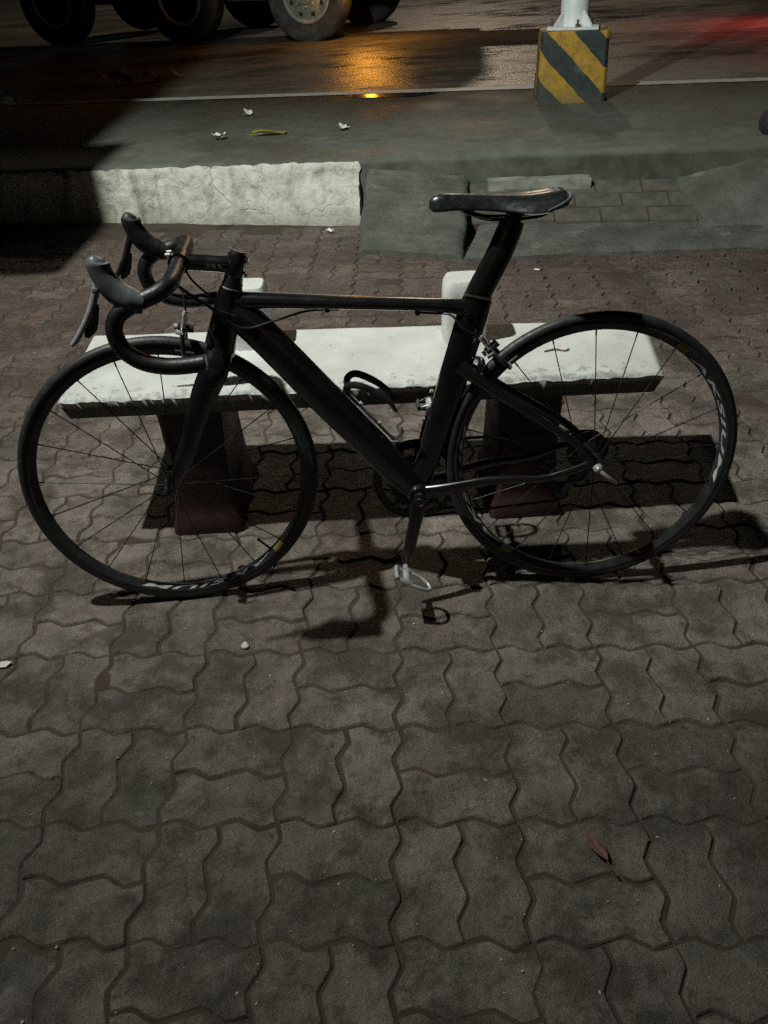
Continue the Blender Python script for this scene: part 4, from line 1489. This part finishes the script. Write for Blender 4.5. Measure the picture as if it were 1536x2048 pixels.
def leaf(loc, ln, wd, rz, mat, curl, label, name='fallen_leaf', roll=0.0):
    n = 10
    vs, fs = [], []
    for i in range(n + 1):
        u = i / n
        w = wd * math.sin(math.pi * min(1, u * 1.02)) ** 0.8 + 0.0008
        x = (u - 0.5) * ln
        z = curl * math.sin(u * math.pi * 1.5 + 0.4) + 0.006 + abs(curl)
        for q in (-1, 0, 1):
            vs.append((x, q * w, z + (abs(q) * wd * 0.45)))
    for i in range(n):
        for q in range(2):
            fs.append((i * 3 + q, (i + 1) * 3 + q, (i + 1) * 3 + q + 1, i * 3 + q + 1))
    o = MB().add(vs, fs).build(name, mat)
    o.location = loc
    o.rotation_euler = (roll, 0, rz)
    m = o.modifiers.new('solid', 'SOLIDIFY')
    m.thickness = 0.001
    MB().sweep([(-ln / 2 - 0.03, 0, 0.006 + abs(curl)), (0, 0, 0.006 + abs(curl)), (ln / 2 * 0.9, 0, 0.006 + abs(curl))], [0.0016, 0.0013, 0.0006], 5, SIDE).build('stalk', mat, o)
    return tag(o, label, 'leaf')


leaf((-0.60, 5.66, zp(-0.6) + 0.0), 0.22, 0.030, R(6), 'leaf_green', 0.010, 'long yellow-green leaf lying among white flowers on the pavement')
leaf((0.348, 0.84, 0.0), 0.062, 0.010, R(112), 'leaf_red', 0.003, 'small reddish-brown leaf lying on the pavers near the camera')
rr = random.Random(4)
for k, (dx, dy, l_, w_, lb) in enumerate(((0.0, 0.0, 0.26, 0.085, 'largest curled brown leaf of the litter by the road edge'), (0.30, 0.05, 0.20, 0.05, 'brown dry leaf in the middle of the road-edge litter'), (0.52, -0.02, 0.16, 0.04, 'brown dry leaf at the right end of the road-edge litter'), (-0.22, -0.12, 0.14, 0.02, 'narrow brown leaf at the left end of the road-edge litter'))):
    x, y = -2.40 + dx, 9.36 - dy
    leaf((x, y, zr(x)), l_, w_, rr.uniform(-0.5, 0.8), 'leaf_dry', 0.03, lb, roll=0.4 if k == 0 else 0.15)


def rock(loc, s, mat, label, name, cat, seed=0):
    vs, fs = [], []
    n, m = 14, 8
    for j in range(m + 1):
        th = math.pi * j / m
        for i in range(n):
            ph = 2 * math.pi * i / n
            d = V(math.sin(th) * math.cos(ph), math.sin(th) * math.sin(ph), math.cos(th))
            r = 1 + 0.35 * noise.noise(d * 1.3 + V(seed, 0, 0))
            vs.append((d.x * s[0] * r, d.y * s[1] * r, d.z * s[2] * r))
    for j in range(m):
        for i in range(n):
            fs.append((j * n + i, (j + 1) * n + i, (j + 1) * n + (i + 1) % n, j * n + (i + 1) % n))
    o = MB().add(vs, fs).build(name, mat, angle=60)
    o.location = loc
    return tag(o, label, cat)


rock((-0.342, 1.402, 0.003), (0.009, 0.010, 0.005), 'stone', 'small pale pebble on the pavers in front of the front wheel', 'pebble', 'pebble', 2)
rock((2.20, 4.76, zp(2.2) + 0.05), (0.075, 0.09, 0.07), 'dark_stone', 'dark rounded stone on the pavement at the right edge', 'dark_stone', 'stone', 9)
# scrap of crumpled plastic at the left edge of the pavement
b = MB()
n = 12
vs, fs = [], []
for i in range(n + 1):
    for j in range(n + 1):
        u, w = i / n - 0.5, j / n - 0.5
        z = 0.10 * max(0, 0.25 - u * u - w * w) * 4 + 0.07 * noise.noise(V(u * 6, w * 6, 1)) + 0.04 * noise.noise(V(u * 15, w * 15, 4))
        vs.append((u * 0.62, w * 0.45, max(0.006, z)))
for i in range(n):
    for j in range(n):
        a = i * (n + 1) + j
        fs.append((a, a + n + 1, a + n + 2, a + 1))
o = b.add(vs, fs).build('plastic_bag', 'plastic_bag', angle=30)
o.location = (-3.22, 8.00, zp(-3.2))
o.rotation_euler = (0, 0, R(-35))
tag(o, 'crumpled pale blue plastic bag at the left edge of the picture', 'bag')
# paper scrap
o = MB().add([(-0.05, -0.006, 0.004), (0.02, -0.010, 0.006), (0.032, 0.0, 0.010), (0.018, 0.010, 0.006), (-0.05, 0.008, 0.005), (-0.01, 0, 0.014)], [(0, 1, 5), (1, 2, 5), (2, 3, 5), (3, 4, 5), (4, 0, 5)]).build('paper_scrap', 'petal')
o.location = (-0.912, 1.377, 0.0)
o.rotation_euler = (0, 0, R(8))
tag(o, 'white paper scrap on the pavers at the left edge', 'paper')
o = MB().sweep([(-0.013, 0, 0.0045), (0.004, 0, 0.0045), (0.005, 0, 0.0045), (0.013, 0.001, 0.0045)], 0.0042, 10, SIDE).build('cigarette_butt', 'petal')
o.location = (0.787, 3.845, 0.0)
o.rotation_euler = (0, 0, R(-25))
tag(o, 'white cigarette butt on the pavers in front of the slab', 'cigarette butt')
o = MB().sweep(smooth_path([(-0.03, 0, 0.003), (0, 0.008, 0.004), (0.02, -0.002, 0.003), (0.035, 0.006, 0.004)]), 0.0022, 6, None).build('twig', 'leaf_dry')
o.location = (0.47, 1.98, 0.44)
tag(o, 'tiny twig lying on the bench seat', 'twig')
# loose grit strewn over the pavers
gr = MB()
rr = random.Random(21)
for k in range(330):
    y = 0.6 + 3.3 * rr.random() ** 1.5
    x = rr.uniform(-0.6, 0.6) * (y + 0.9)
    s = rr.choice((0.0009, 0.0012, 0.0012, 0.0016, 0.0024))
    T = Matrix.Translation((x, y, s * 0.4)) @ Matrix.Rotation(rr.random() * 6, 4, 'Z') @ Matrix.Diagonal((s * rr.uniform(0.8, 1.8), s, s * 0.7, 1))
    gr.add([(1, 0, 0), (0, 1, 0), (-1, 0, 0), (0, -1, 0), (0, 0, 1), (0, 0, -1)], [(0, 1, 4), (1, 2, 4), (2, 3, 4), (3, 0, 4), (1, 0, 5), (2, 1, 5), (3, 2, 5), (0, 3, 5)], T)
o = gr.build('grit', 'stone', smooth=False, kind='stuff')
tag(o, 'pale loose grit strewn over the pavers', 'grit')

# ------------------------------------------------------------------ lamps and the board that shades the left
def light(name, typ, loc, energy, col, parent, size=0.03):
    d = bpy.data.lights.new(name, typ)
    d.energy = energy
    d.color = col
    d.shadow_soft_size = size
    o = bpy.data.objects.new(name, d)
    COL.objects.link(o)
    o.parent = parent
    o.location = loc
    return o


lamp = empty('street_lamp', (-2.35, 1.55, 0))
tag(lamp, 'low street lamp lighting the bench from beyond the left edge', 'lamp')
rel = LAMP_POS - Vector((-2.35, 1.55, 0))
MB().lathe([(0, 0), (0.09, 0), (0.09, 0.02), (0.05, 0.03), (0.045, 3.9), (0, 3.9)], 20, T=TY).build('post', 'galv', lamp)
MB().sweep(smooth_path([V(0, 0, 3.7), V(0.06, 0.03, 3.95), V(0.35, 0.15, 4.0), V(rel.x, rel.y, 3.82)]), 0.022, 10, None).build('arm', 'galv', lamp)
MB().box((rel.x, rel.y, rel.z + 0.075), (0.30, 0.16, 0.07)).build('lamp_head', 'galv', lamp, smooth=False, bevel=0.01)
MB().lathe([(0, 0.0), (0.04, 0.0), (0.04, 0.008), (0, 0.008)], 20, T=Matrix.Translation((rel.x, rel.y, rel.z + 0.031)) @ TY).build('lens', emit('lamp_lens', LAMP_COL, 30), lamp)
sp = light('flood', 'SPOT', rel, LAMP_SPOT, LAMP_COL, lamp, 0.045)
sp.data.spot_size = R(178)
sp.data.spot_blend = 1.0
aim = Vector((0.6, 9.0, 0.0)) - LAMP_POS
sp.rotation_mode = 'QUATERNION'
sp.rotation_quaternion = aim.to_track_quat('-Z', 'Y')
light('glow', 'POINT', rel, LAMP_WIDE, LAMP_COL, lamp, 0.045)

board = empty('shadow_board', (-2.6, 3.0, 0))  # unseen board, added and shaped to throw the shadow on the left
tag(board, 'tall unseen board on two posts, added to cast the shadow on the left', 'shadow_board')
for x in (-0.30, -1.30):
    MB().lathe([(0, 0), (0.04, 0), (0.04, 3.95), (0, 3.95)], 14, T=Matrix.Translation((x, 0.065, 0)) @ TY).build('post', 'galv', board)
for x0_, x1_, z0_, z1_ in ((-1.6, 0.965, 1.75, 2.66), (-1.6, 0.880, 2.665, 3.90)):
    MB().box(((x0_ + x1_) / 2, 0, (z0_ + z1_) / 2), (x1_ - x0_, 0.04, z1_ - z0_)).build('panel', 'board', board, smooth=False, bevel=0.01)

far_lamp = empty('street_lamp', (2.8, 25.0, zr(2.8)))
tag(far_lamp, 'tall orange street lamp across the road, above the picture', 'lamp')
MB().lathe([(0, 0), (0.12, 0), (0.07, 0.4), (0.06, 8.9), (0, 8.9)], 16, T=TY).build('post', 'galv', far_lamp)
MB().box((0, -0.45, 8.65), (0.34, 0.9, 0.16)).build('lamp_head', 'galv', far_lamp, smooth=False, bevel=0.03)
MB().lathe([(0, 0), (0.14, 0.0), (0.16, 0.04), (0, 0.05)], 18, T=Matrix.Translation((0, -0.6, 8.51)) @ TY).build('lens', emit('sodium_lens', (1.0, 0.6, 0.3), 60), far_lamp)
light('sodium', 'POINT', (0, -0.6, 8.25), SODIUM, (1.0, 0.80, 0.58), far_lamp, 0.2)

# amber turn lamp on the truck's side rail, mirrored in the wet road and the puddle
rail = MB().box((-0.8, -0.015, 0.90), (7.6, 0.05, 0.10)).build('side_rail', 'truck_dark', truck, smooth=False, bevel=0.01)
tl = MB().lathe([(0, -0.05), (0.05, -0.05), (0.062, -0.03), (0.065, 0.0), (0, 0.0)], 20, T=Matrix.Translation((2.57, -0.045, 0.90))).build('turn_lamp', emit('amber_lens', (1.0, 0.36, 0.03), 90), truck)
light('amber', 'POINT', (2.57, -0.14, 0.90), 26, (1.0, 0.42, 0.05), truck, 0.05)

# added red lamp on a stand, for an unseen vehicle's tail-light glow
bar_ = empty('red_lamp_stand', (5.1, 10.2, zr(5.1)))
tag(bar_, 'added stand with a red lamp for tail-light glow, beyond the right edge', 'lamp_stand')
MB().box((0, 0, 0.8), (0.08, 0.08, 1.6)).build('post', 'galv', bar_, smooth=False)
MB().box((0, 0, 0.04), (0.5, 0.4, 0.08)).build('foot', 'truck_dark', bar_, smooth=False, bevel=0.02)
MB().box((0.7, 0, 0.8), (1.6, 0.03, 0.18)).build('rail', 'hazard', bar_, smooth=False)
MB().lathe([(0, 0), (0.07, 0), (0.07, 0.10), (0.05, 0.14), (0, 0.15)], 20, T=Matrix.Translation((0, 0, 1.6)) @ TY).build('lamp_lens', emit('red_lens', (1.0, 0.03, 0.04), 1.5), bar_)
wl = light('tail_glow', 'SPOT', (0, -0.14, 1.55), 150, (1.0, 0.05, 0.06), bar_, 0.05)
wl.data.spot_size = R(140)
wl.data.spot_blend = 1.0
